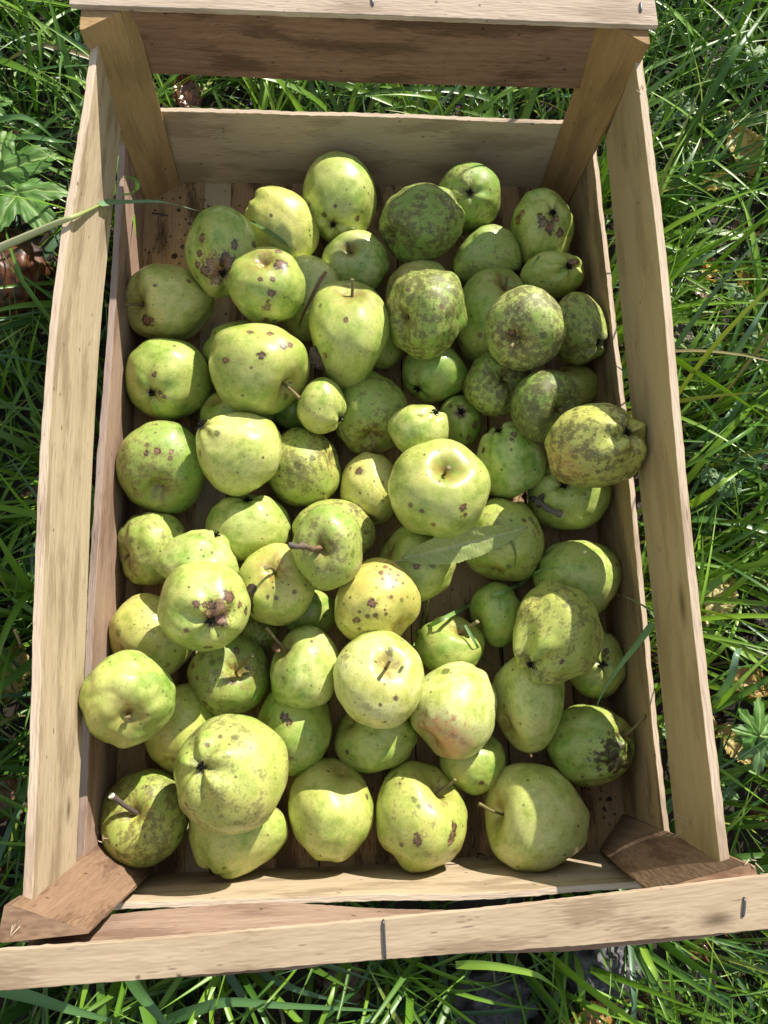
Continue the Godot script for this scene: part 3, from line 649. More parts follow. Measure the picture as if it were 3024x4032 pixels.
	staple(Vector3(.0474, 0, -.2744), Vector3(.0574, 0, -.2737), Vector3(0, 1, 0))
	staple(Vector3(.0707, .004, .2679), Vector3(.0753, .012, .2685), Vector3(0, .2, -1))
	var fibre := Buf.new()
	fibres(fibre, Vector3(.1722, .12, .2352), 7, 0.006)
	fibres(fibre, Vector3(.1814, .1758, .2484), 4, 0.004)
	fibres(fibre, Vector3(.1652, .12, .2412), 5, 0.004)
	fibres(fibre, Vector3(-.1787, .1758, .2624), 4, 0.004)
	fibres(fibre, Vector3(.181, .162, -.2256), 4, 0.004)
	fibres(fibre, Vector3(-.1569, .11, .2331), 3, 0.003)
	var o := part("wood_fibres", fibre.mesh(stem_mat), crate)
	tag(o, "", "", "", "stuff")
	# crumbs of soil and leaf on the floor boards
	var r := RandomNumberGenerator.new()
	r.seed = 77
	var b := Buf.new()
	var places := [[Vector3(-0.16, 0, -0.22), 0.022, 55], [Vector3(-0.155, 0, -0.18), 0.03, 60], [Vector3(0.165, 0, 0.235), 0.016, 45], [Vector3(0.15, 0, 0.22), 0.03, 30], [Vector3(-0.06, 0, 0.255), 0.04, 40], [Vector3(0.08, 0, 0.255), 0.03, 20], [Vector3(0.03, 0, 0.11), 0.04, 30], [Vector3(-0.12, 0, -0.25), 0.03, 30], [Vector3(0.07, 0, -0.26), 0.05, 30]]
	for q in places:
		for k in q[2]:
			var p: Vector3 = q[0] + Vector3(r.randfn(), 0, r.randfn()) * q[1]
			if absf(p.x) > 0.176 or absf(p.z) > 0.266:
				continue
			var s := 0.0003 + 0.0011 * pow(r.randf(), 2.0)
			if r.randf() < 0.08:
				s *= 2.0
			var col := Color(0.045, 0.032, 0.022).lerp(Color(0.17, 0.12, 0.08), r.randf())
			var ids := []
			for j in 5:
				var g := TAU * j / 5.0
				ids.append(b.vert(p + Vector3(cos(g) * s * r.randf_range(0.6, 1.4), 0.0002, sin(g) * s * r.randf_range(0.6, 1.4)), Vector3(cos(g), 0.5, sin(g)).normalized(), Vector2.ZERO, col))
			var apex := b.vert(p + Vector3(0, s * 0.9, 0), Vector3.UP, Vector2.ZERO, col)
			for j in 5:
				b.tri(ids[j], ids[(j + 1) % 5], apex)
	var dirt := MeshInstance3D.new()
	dirt.name = "dirt_crumbs"
	dirt.mesh = b.mesh(plain(Color.WHITE, 0.95, true))
	add_child(dirt)
	tag(dirt, "dark crumbs of soil and leaf scattered over the crate floor", "dirt", "", "stuff")


# ---------------------------------------------------------------- grass

func ribbon(b: Buf, pts: Array, widths: Array, side: Vector3, col0: Color, col1: Color, fold := 0.25, turn := 0.0) -> void:
	var rows := []
	for k in pts.size():
		var a: Vector3 = pts[maxi(k - 1, 0)]
		var c: Vector3 = pts[mini(k + 1, pts.size() - 1)]
		var t := (c - a).normalized()
		var x := (side - t * side.dot(t)).normalized()
		x = x.rotated(t, turn * k / float(pts.size()))
		var nn := x.cross(t).normalized()
		if nn.y < 0.0 and turn == 0.0:
			nn = -nn
		var w: float = widths[k]
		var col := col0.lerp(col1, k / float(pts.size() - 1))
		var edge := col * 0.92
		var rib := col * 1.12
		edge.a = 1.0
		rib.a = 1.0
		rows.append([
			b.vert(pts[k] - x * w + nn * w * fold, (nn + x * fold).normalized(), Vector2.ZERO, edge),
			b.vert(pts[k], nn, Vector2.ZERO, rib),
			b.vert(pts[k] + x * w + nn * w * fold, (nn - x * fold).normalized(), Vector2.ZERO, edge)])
	for k in pts.size() - 1:
		for j in 2:
			b.quad(rows[k][j], rows[k][j + 1], rows[k + 1][j + 1], rows[k + 1][j])


func blade_shape(s: int) -> ArrayMesh:
	var r := RandomNumberGenerator.new()
	r.seed = s
	var b := Buf.new()
	var bend := r.randf_range(0.5, 1.9)
	var start := r.randf_range(0.15, 0.6)
	var sway := r.randf_range(-0.5, 0.5)
	var kink := r.randf() < 0.3
	var steps := 10
	var p := Vector3.ZERO
	var pts := []
	var ws := []
	for k in steps + 1:
		var t := k / float(steps)
		pts.append(p)
		ws.append(maxf((0.75 + 0.35 * sin(t * PI * 0.8)) * (1.0 - pow(t, 2.6)), 0.03))
		var g := start + bend * t + (0.7 if kink and t > 0.55 else 0.0)
		p += Vector3(sin(g), cos(g), sway * t * 0.6) / float(steps)
	for k in pts.size():
		ws[k] *= 0.02
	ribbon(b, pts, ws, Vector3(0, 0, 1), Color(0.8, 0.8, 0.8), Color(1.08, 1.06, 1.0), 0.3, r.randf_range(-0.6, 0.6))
	return b.mesh(blade_mat)


func grass() -> void:
	var r := RandomNumberGenerator.new()
	r.seed = 4242
	var n := noise(9, 1.0, 2)
	var gn := noise(5, 1.0, 3)
	var clump := noise(31, 1.0, 1)
	var kinds := 12
	var sets := []
	for k in kinds:
		sets.append([])
	var tries := 0
	var made := 0
	while made < 33000 and tries < 400000:
		tries += 1
		var x := r.randf_range(-0.85, 0.85)
		var z := r.randf_range(-1.0, 0.85)
		var inside := absf(x) < 0.186 and absf(z) < 0.276
		if inside:
			continue
		var d := clump.get_noise_2d(x * 16.0, z * 16.0)
		if r.randf() > 0.62 + d * 0.75:
			continue
		var blocked := false
		for c: Vector3 in clear:
			if Vector2(x - c.x, z - c.y).length() < c.z and r.randf() < 0.85:
				blocked = true
		if blocked:
			continue
		var near := maxf(absf(x) - 0.186, absf(z) - 0.276)
		var size := r.randf_range(0.045, 0.135) * (1.0 + 0.3 * d)
		if r.randf() < 0.22:
			size *= r.randf_range(1.2, 1.9)
		var yaw := r.randf() * TAU
		if near < size * 0.8:
			# lean along or away from the crate wall it grows beside
			var away := Vector2(x, 0) if absf(x) - 0.186 > absf(z) - 0.276 else Vector2(0, z)
			var g := away.angle() + r.randf_range(-1.75, 1.75)
			yaw = -g
		if x > 0.186:
			yaw = lerp_angle(yaw, 0.6, 0.35)
		var crosses := false
		for f in [0.35, 0.6, 0.9, 1.1]:
			if absf(x + cos(yaw) * size * f) < 0.189 and absf(z - sin(yaw) * size * f) < 0.292:
				crosses = true
		if crosses:
			continue
		var wide := r.randf_range(0.45, 1.1) * (0.45 + 0.042 / size)
		if r.randf() < 0.3:
			wide *= 0.45
		if r.randf() < 0.27:
			wide *= 1.8
		var basis := Basis(Vector3.UP, yaw) * Basis.from_scale(Vector3(size, size * r.randf_range(0.75, 1.1), size * wide))
		basis = Basis(Vector3(r.randf_range(-1, 1), 0, r.randf_range(-1, 1)).normalized(), r.randf_range(0.0, 0.5)) * basis
		var at := Vector3(x, ground_height(x, z, gn) - 0.002, z)
		var warm := clampf(0.5 + n.get_noise_2d(x * 6.0, z * 6.0) * 0.7 + r.randf_range(-0.35, 0.35), 0.0, 1.0)
		var col := Color(0.034, 0.115, 0.019).lerp(Color(0.190, 0.365, 0.027), warm)
		var luck := r.randf()
		if luck < 0.02:
			col = Color(0.30, 0.27, 0.13)
			basis = basis * Basis.from_scale(Vector3(1, 1, 0.45))
		elif luck < 0.10:
			col = Color(0.09, 0.19, 0.10)
		elif luck < 0.14:
			col = Color(0.26, 0.34, 0.06)
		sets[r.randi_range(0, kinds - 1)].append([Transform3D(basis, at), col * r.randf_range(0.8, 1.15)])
		made += 1
	var root := Node3D.new()
	root.name = "grass"
	add_child(root)
	tag(root, "long wet green grass growing all round the crate", "grass", "", "stuff")
	for k in kinds:
		var mm := MultiMesh.new()
		mm.transform_format = MultiMesh.TRANSFORM_3D
		mm.use_colors = true
		mm.mesh = blade_shape(900 + k * 7)
		mm.instance_count = sets[k].size()
		for j in sets[k].size():
			mm.set_instance_transform(j, sets[k][j][0])
			mm.set_instance_color(j, sets[k][j][1])
		var o := MultiMeshInstance3D.new()
		o.name = "blades" if k == 0 else "blades_%03d" % k
		o.multimesh = mm
		root.add_child(o)
		tag(o, "", "", "", "stuff")


# bits of dead leaf on the soil between the blades
func litter() -> void:
	var r := RandomNumberGenerator.new()
	r.seed = 88
	var gn := noise(5, 1.0, 3)
	var b := Buf.new()
	oval_leaf(b, 1.0, 0.66, 0, 0.2, 0.35, 0.3, Color(0.9, 0.9, 0.9), Color(1.2, 1.2, 1.1), Color(0.35, 0.32, 0.3), 0.8, 777, 6)
	b.smooth()
	var mm := MultiMesh.new()
	mm.transform_format = MultiMesh.TRANSFORM_3D
	mm.use_colors = true
	mm.mesh = b.mesh(wet_mat)
	mm.instance_count = 900
	for k in 900:
		var p := Vector3(r.randf_range(-0.8, 0.8), 0, r.randf_range(-0.9, 0.8))
		if absf(p.x) < 0.2 and absf(p.z) < 0.29:
			p.x = (0.2 + r.randf() * 0.3) * signf(p.x)
		p.y = ground_height(p.x, p.z, gn) + r.randf_range(0.003, 0.014)
		var size := r.randf_range(0.012, 0.04)
		var t := Basis(Vector3.UP, r.randf() * TAU) * Basis(Vector3(r.randf_range(-1, 1), 0, r.randf_range(-1, 1)).normalized(), r.randf_range(0.0, 0.6))
		mm.set_instance_transform(k, Transform3D(t.scaled_local(Vector3(size, size, size * r.randf_range(0.5, 1.0))), p))
		var col := Color(0.05, 0.03, 0.02).lerp(Color(0.20, 0.11, 0.045), pow(r.randf(), 2.0))
		if r.randf() < 0.06:
			col = Color(0.36, 0.25, 0.07)
		mm.set_instance_color(k, col)
	var o := MultiMeshInstance3D.new()
	o.name = "leaf_litter"
	o.multimesh = mm
	add_child(o)
	tag(o, "scraps of dead brown leaf lying on the soil between the grass blades", "leaf litter", "", "stuff")


func lone_blade(called: String, label: String, category: String, ctrl: Array, w0: float, w1: float, col: Color, tip: float) -> void:
	var at: Vector3 = ctrl[0]
	var o := thing(called, label, category, at)
	var pts := []
	var ws := []
	var steps := 22
	for k in steps + 1:
		var t := k / float(steps)
		pts.append(along(ctrl, t) - at)
		var w := lerpf(w0, w1, t) * 0.5
		if tip > 0.0:
			w *= 1.0 - 0.85 * pow(t, 6.0)
			w *= 0.7 + 0.3 * smoothstep(0.0, 0.15, t)
		ws.append(w)
	var d: Vector3 = pts[-1] - pts[0]
	var side := d.cross(Vector3.UP).normalized()
	var b := Buf.new()
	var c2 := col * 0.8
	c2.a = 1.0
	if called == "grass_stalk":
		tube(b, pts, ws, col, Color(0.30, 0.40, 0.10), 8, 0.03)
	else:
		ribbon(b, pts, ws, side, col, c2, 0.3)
	part("stalk" if called == "grass_stalk" else "blade", b.mesh(dead_mat if called == "dry_strand" else blade_mat), o)


# ---------------------------------------------------------------- leaves, weeds, litter

# an oval leaf along +x: length 1 before size, toothed edge, raised veins, folded along its midrib
func oval_leaf(b: Buf, size: float, wide: float, teeth: int, fold: float, droop: float, curl: float, col: Color, vein: Color, blotch: Color, amount: float, s: int, cols := 8) -> void:
	var n := noise(s, 1.0, 2)
	var steps := maxi(teeth * 4, 40)
	var rows := []
	for k in steps + 1:
		var t := k / float(steps)
		var w := wide * pow(sin(PI * pow(t, 0.85)), 0.8) * 0.5 + 0.002
		if teeth > 0:
			w *= 1.0 - 0.055 * fmod(t * teeth, 1.0)
		w *= 1.0 + (0.12 if wide > 0.5 else 0.04) * n.get_noise_1d(t * 9.0 + 70.0)
		var row := []
		for j in cols + 1:
			var q := j / float(cols) * 2.0 - 1.0
			var a := absf(q)
			var vv := absf(fmod(t * 8.0 - a * 1.1 + 10.0, 1.0) - 0.5) * 2.0
			var ridge := smoothstep(0.80, 1.0, vv) * (1.0 - a * 0.5) + smoothstep(0.10, 0.0, a)
			var y := a * w * fold - ridge * 0.006 - droop * (t - 0.5) * (t - 0.5) + curl * a * a * (0.3 + 0.7 * absf(n.get_noise_2d(t * 4.0, q * 1.5 + 5.0)) * 2.0) + n.get_noise_2d(t * 5.0, q * 2.0) * (0.03 if wide > 0.5 else 0.01)
			var bl := clampf((n.get_noise_2d(t * 6.0 + 30.0, q * 3.0) + n.get_noise_2d(t * 25.0, q * 12.0) * 0.5) * 2.5 - 0.1, 0.0, 1.0) * amount
			var c := col.lerp(blotch, bl).lerp(vein, clampf(ridge, 0, 1) * 0.6)
			row.append(b.vert(Vector3(t - 0.5, y, q * w * (1.0 - 0.25 * maxf(curl, 0.0) * a)) * size, Vector3.UP, Vector2.ZERO, c))
		rows.append(row)
	for k in steps:
		for j in cols:
			b.quad(rows[k][j], rows[k][j + 1], rows[k + 1][j + 1], rows[k + 1][j])


# a lobed leaf: base at the origin, growing along +x, radius about 1 before size
func lobed_leaf(b: Buf, size: float, lobes: int, col: Color, vein: Color, s: int) -> void:
	var n := noise(s, 1.0, 2)
	var spokes := 168
	var rings := 8
	var ids := []
	for k in spokes + 1:
		var g := (k / float(spokes) * 2.0 - 1.0) * PI * 0.94
		var best := 0.0
		var near := 9.0
		if lobes == 0:
			best = 1.0 - 0.06 * absf(sin(g * 9.0))
			near = minf(absf(g), minf(absf(g - 1.1), absf(g + 1.1)))
		else:
			for j in lobes:
				var centre := (j - (lobes - 1) * 0.5) * (1.05 if lobes == 3 else 0.72)
				var d := absf(g - centre)
				var length := 1.0 - 0.12 * absf(centre) - (0.1 if lobes == 5 else 0.0) * absf(centre) * 0.5
				best = maxf(best, length * exp(-pow(d / (0.62 if lobes == 3 else 0.40), 2.0) * 0.9))
				near = minf(near, d)
			best = maxf(best, 0.52)
			best *= 1.0 - 0.11 * fmod(absf(g) * 7.5 + 0.2, 1.0)
		best *= 1.0 + 0.05 * n.get_noise_1d(g * 3.0)
		var row := []
		for j in rings + 1:
			var t := j / float(rings)
			var rr := t * best
			var vein_line := smoothstep(0.055 / maxf(t, 0.15), 0.0, near)
			var side := absf(fmod(rr * 7.0 - near * 3.0 + 20.0, 1.0) - 0.5) * 2.0
			var minor := smoothstep(0.86, 1.0, side) * 0.55
			var y := 0.10 * sin(near * 3.0) * t - 0.14 * t * t - 0.02 * vein_line + 0.06 * n.get_noise_2d(cos(g) * rr * 3.0, sin(g) * rr * 3.0)
			var c := col.lerp(vein, clampf(vein_line * 0.75 + minor * 0.35, 0, 1))
			c = c * (1.0 + 0.25 * n.get_noise_2d(cos(g) * rr * 6.0 + 9.0, sin(g) * rr * 6.0))
			c.a = 1.0
			row.append(b.vert(Vector3(cos(g) * rr, y, sin(g) * rr) * size, Vector3.UP, Vector2.ZERO, c))
		ids.append(row)
	for k in spokes:
		for j in rings:
			b.quad(ids[k][j], ids[k][j + 1], ids[k + 1][j + 1], ids[k + 1][j])


func facing(dir: Vector3, up := Vector3.UP) -> Basis:
	var x := dir.normalized()
	var z := x.cross(up).normalized()
	return Basis(x, z.cross(x).normalized(), z)


var weed_seed := 300

func weed(label: String, base: Vector3, leaves: Array) -> void:
	var o := thing("weed_plant", label, "weed", base)
	for l in leaves:
		weed_seed += 17
		var b := Buf.new()
		var dir: Vector3 = l[1] - l[0]
		clear.append(Vector3(l[0].x + dir.x * 0.5, l[0].z + dir.z * 0.5, l[2] * 0.8))
		var col := Color(0.075, 0.185, 0.026) if weed_seed < 400 else Color(0.10, 0.20, 0.075)
		lobed_leaf(b, l[2], l[3], col, Color(0.26, 0.38, 0.12), weed_seed)
		b.smooth()
		var m := part("leaf", b.mesh(leaf_mat), o)
		m.transform = Transform3D(facing(dir + Vector3(0, 0.15 * dir.length() * sin(weed_seed), 0), Vector3(0.25 * sin(weed_seed * 1.7), 1, 0.25 * cos(weed_seed * 2.3))), l[0] - base)
		var st := Buf.new()
		var p: Vector3 = l[0] - base
		tube(st, [Vector3.ZERO, p * 0.5 + Vector3(0, 0.012, 0), p * 0.85 + Vector3(0, 0.008, 0), p], [0.0018, 0.0015, 0.0013, 0.001], Color(0.14, 0.22, 0.07), Color(0.22, 0.32, 0.10), 6)
		part("leaf_stalk", st.mesh(stem_mat), o)


func weeds() -> void:
	weed("toothed green weed with three broad leaves beside the sunlit slat", Vector3(-.3136, -.01, -.2551), [[Vector3(-.279, .05, -.2399), Vector3(-.2355, .05, -.2622), .0476, 3], [Vector3(-.2592, .06, -.2167), Vector3(-.2292, .06, -.1833), .0436, 3], [Vector3(-.2991, .05, -.2169), Vector3(-.2698, .05, -.1914), .0412, 3], [Vector3(-.296, .04, -.3094), Vector3(-.2812, .04, -.3168), .0194, 3]])
	weed("grey-green lobed weed beside the near end of the shaded slat", Vector3(.3023, -.01, .2025), [[Vector3(.2607, .05, .1927), Vector3(.2657, .05, .159), .027, 5], [Vector3(.2639, .045, .196), Vector3(.2599, .045, .2164), .024, 5], [Vector3(.2631, .04, .1906), Vector3(.2535, .04, .1881), .0145, 3]])
	weed("glossy ivy-like weed in the sunny grass by the golden brown leaf", Vector3(.3274, -.01, -.1498), [[Vector3(.3175, .02, -.1551), Vector3(.3184, .02, -.1341), .0141, 3], [Vector3(.2869, .02, -.1154), Vector3(.2783, .02, -.1183), .0161, 5], [Vector3(.3166, .03, -.1105), Vector3(.3242, .03, -.1227), .0145, 3], [Vector3(.307, .025, -.1606), Vector3(.3, .025, -.1522), .0119, 3]])
	weed("small round-leaved weed beside the middle of the shaded slat", Vector3(.289, -.01, -.0008), [[Vector3(.2658, .02, -.0007), Vector3(.2693, .02, -.0074), .0074, 0], [Vector3(.2707, .025, .0053), Vector3(.2757, .025, .009), .008, 0], [Vector3(.282, .02, .0084), Vector3(.2846, .02, .0159), .0087, 0], [Vector3(.276, .018, .0108), Vector3(.2726, .018, .0163), .006, 0]])
	weed("dark broad-leaved weed by the far corner of the shaded side", Vector3(.2931, -.01, -.3585), [[Vector3(.2887, .01, -.3505), Vector3(.2999, .01, -.3611), .0157, 0], [Vector3(.2758, .01, -.3385), Vector3(.2684, .01, -.3296), .0123, 3]])
	weed("pale broad weed leaf in the sunny grass above the large yellow leaf", Vector3(.3758, -.01, -.4094), [[Vector3(.3593, .02, -.3934), Vector3(.3729, .02, -.4089), .0201, 3], [Vector3(.3482, .015, -.3852), Vector3(.3384, .015, -.3775), .0135, 3]])
	weed("low dark weed beside the near end of the shaded lower slat", Vector3(.239, -.01, .2203), [[Vector3(.2282, 0, .2095), Vector3(.2248, 0, .2255), .0139, 0], [Vector3(.2541, 0, .2298), Vector3(.2632, 0, .2269), .0166, 3], [Vector3(.2183, .01, .1893), Vector3(.2154, .01, .1989), .0089, 0]])
	pass


var litter_seed := 500

func fallen_leaf(label: String, at: Vector3, size: float, yaw: float, col: Color, kind: int) -> void:
	litter_seed += 11
	var o := thing("fallen_leaf", label, "fallen leaf", at)
	clear.append(Vector3(at.x, at.z + size * 0.3, size * 1.15))
	var b := Buf.new()
	var vein := col * 1.5 if kind == 0 else Color(0.55, 0.45, 0.2)
	vein.a = 1.0
	oval_leaf(b, size * 2.1, 0.66, 14, 0.12, 0.3, 0.22, col, vein, Color(0.05, 0.032, 0.02) if kind == 0 else Color(0.20, 0.11, 0.035), 0.75 if kind == 0 else 0.6, litter_seed, 14)
	b.smooth()
	var m := part("leaf_blade", b.mesh(wet_mat if kind == 0 else dead_mat), o)
	m.basis = Basis(Vector3.UP, yaw) * Basis(Vector3(sin(litter_seed), 0, cos(litter_seed)).normalized(), 0.25)
	var st := Buf.new()
	var L := size
	tube(st, [Vector3(-L * 0.95, -0.002, 0), Vector3(-L * 1.25, 0.004, L * 0.06), Vector3(-L * 1.6, 0.010, L * 0.2)], [0.0011, 0.001, 0.0012], vein, vein, 6)
	var k := part("leaf_stalk", st.mesh(stem_mat), o)
	k.basis = m.basis


func apple_leaf(label: String, base: Vector3, a: Vector3, c: Vector3, tip: Vector3) -> void:
	var o := thing("apple_leaf", label, "leaf", base)
	var b := Buf.new()
	var L := base.distance_to(tip)
	oval_leaf(b, L, 0.25, 34, 0.22, 0.10, 0.0, Color(0.34, 0.42, 0.14), Color(0.62, 0.62, 0.36), Color(0.33, 0.36, 0.11), 0.5, 612, 10)
	b.smooth()
	var m := part("leaf_blade", b.mesh(leaf_mat), o)
	m.transform = Transform3D(facing(tip - base, Vector3(0.1, 0.9, 0.45)), (base + tip) * 0.5 - base + Vector3(0, 0.004, 0))
	var st := Buf.new()
	var d := (tip - base).normalized()
	tube(st, [-d * 0.006 + Vector3(0, -0.001, 0), d * 0.002 + Vector3(0, 0, 0.0), d * 0.012 + Vector3(0, 0.001, 0)], [0.0009, 0.0008, 0.0005], Color(0.4, 0.4, 0.2), Color(0.42, 0.44, 0.2), 6)
	part("leaf_stalk", st.mesh(stem_mat), o)


func curled_leaf(label: String, p: Vector3, q: Vector3, rad: float, col: Color) -> void:
	litter_seed += 11
	var o := thing("curled_leaf", label, "fallen leaf", p)
	var b := Buf.new()
	var n := noise(litter_seed, 1.0, 2)
	var d := q - p
	var f := facing(d)
	var rows := []
	for k in 17:
		var t := k / 16.0
		var row := []
		for j in 13:
			var g := (j / 12.0 - 0.5) * 4.2
			var rr := rad * sin(PI * clampf(t * 0.9 + 0.06, 0, 1)) * (1.0 + 0.35 * n.get_noise_2d(t * 3.0, g))
			var c := col * (1.0 + 0.6 * n.get_noise_2d(t * 12.0, g * 4.0))
			c.a = 1.0
			row.append(b.vert(f * Vector3(t * d.length(), cos(g) * rr * 0.6 - rad * 0.2, sin(g) * rr), Vector3.UP, Vector2.ZERO, c))
		rows.append(row)
	for k in 16:
		for j in 12:
			b.quad(rows[k][j], rows[k][j + 1], rows[k + 1][j + 1], rows[k + 1][j])
	b.smooth()
	part("leaf_blade", b.mesh(dead_mat), o)


func twig(label: String, ctrl: Array, spur: Vector3) -> void:
	var at: Vector3 = ctrl[0]
	var o := thing("twig", label, "twig", at)
	var b := Buf.new()
	var pts := []
	var rad := []
	for k in 15:
		var t := k / 14.0
		pts.append(along(ctrl, t) - at + Vector3(0, 0.0022, 0))
		rad.append(0.0021 + 0.0006 * sin(k * 2.1) + (0.0011 if k in [6, 7] else 0.0))
	tube(b, pts, rad, Color(0.10, 0.085, 0.075), Color(0.17, 0.15, 0.13), 10, 0.22, 8)
	tube(b, [pts[6], pts[6].lerp(spur - at, 0.6), spur - at + Vector3(0, 0.002, 0)], [0.0022, 0.002, 0.0013], Color(0.08, 0.07, 0.06), Color(0.10, 0.085, 0.07), 8, 0.2, 9)
	part("bark", b.mesh(twig_mat), o)
	var c := Buf.new()
	var d: Vector3 = (pts[-1] - pts[-2]).normalized()
	tube(c, [pts[-1], pts[-1] + d * 0.0004], [0.0018, 0.0017], Color.WHITE, Color.WHITE, 10)
	part("cut_end", c.mesh(cut_mat), o)


func blob(b: Buf, size: Vector3, lump: float, freq: float, s: int, col: Callable, rings := 26, sectors := 40) -> void:
	var n := noise(s, 1.0, 3)
	var ids := []
	for y in rings + 1:
		var row := []
		for x in sectors + 1:
			var th := PI * y / rings
			var ph := TAU * (x % sectors) / sectors
			var d := Vector3(sin(th) * cos(ph), cos(th), sin(th) * sin(ph))
			var k := 1.0 + lump * n.get_noise_3dv(d * freq)
			row.append(b.vert(d * size * k, d, Vector2.ZERO, col.call(d, n)))
		ids.append(row)
	for y in rings:
		for x in sectors:
			b.quad(ids[y][x], ids[y][x + 1], ids[y + 1][x + 1], ids[y + 1][x])
	b.smooth()


func rotten_apple(label: String, at: Vector3, rad: float) -> void:
	var o := thing("rotten_apple", label, "apple", at)
	clear.append(Vector3(at.x, at.z + 0.01, rad * 1.1))
	var b := Buf.new()
	blob(b, Vector3(rad, rad * 0.80, rad * 1.03), 0.20, 1.9, 71, func(d: Vector3, n: FastNoiseLite) -> Color:
		var c := Color(0.17, 0.062, 0.02).lerp(Color(0.055, 0.022, 0.012), clampf(0.5 + n.get_noise_3dv(d * 3.0), 0, 1))
		return c.lerp(Color(0.012, 0.009, 0.008), smoothstep(0.22, 0.32, n.get_noise_3dv(d * 5.0 + Vector3(4, 0, 0)))), 40, 60)
	part("skin", b.mesh(plain(Color.WHITE, 0.45, true)), o)
	var st := Buf.new()
	tube(st, [Vector3(0.002, rad * 0.7, 0), Vector3(0.005, rad * 1.1, 0.003)], [0.0015, 0.0013], Color(0.06, 0.04, 0.03), Color(0.08, 0.05, 0.03), 6)
	part("stem", st.mesh(stem_mat), o)


var stone_seed := 40

func stone(label: String, at: Vector3, size: Vector3) -> void:
	stone_seed += 5
	clear.append(Vector3(at.x, at.z, size.x))
	var b := Buf.new()
	blob(b, size, 0.35, 2.2, stone_seed, func(d: Vector3, n: FastNoiseLite) -> Color:
		return Color(0.035, 0.036, 0.045).lerp(Color(0.12, 0.115, 0.12), clampf(0.4 + n.get_noise_3dv(d * 9.0) * 1.2, 0, 1)))
	var o := MeshInstance3D.new()
	o.name = numbered("stone")
	o.mesh = b.mesh(plain(Color.WHITE, 0.6, true))
	o.position = at
	add_child(o)
	tag(o, label, "stone")


func bark(label: String, p: Vector3, q: Vector3) -> void:
	var b := Buf.new()
	blob(b, Vector3(0.016, 0.007, 0.010), 0.4, 2.4, 88, func(d: Vector3, n: FastNoiseLite) -> Color:
		return Color(0.09, 0.075, 0.06).lerp(Color(0.24, 0.25, 0.17), clampf(n.get_noise_3dv(d * 7.0) * 2.0, 0, 1)))
	var o := MeshInstance3D.new()
	o.name = numbered("bark_piece")
	o.mesh = b.mesh(plain(Color.WHITE, 0.9, true))
	o.transform = Transform3D(facing(q - p), p)
	add_child(o)
	tag(o, label, "bark")


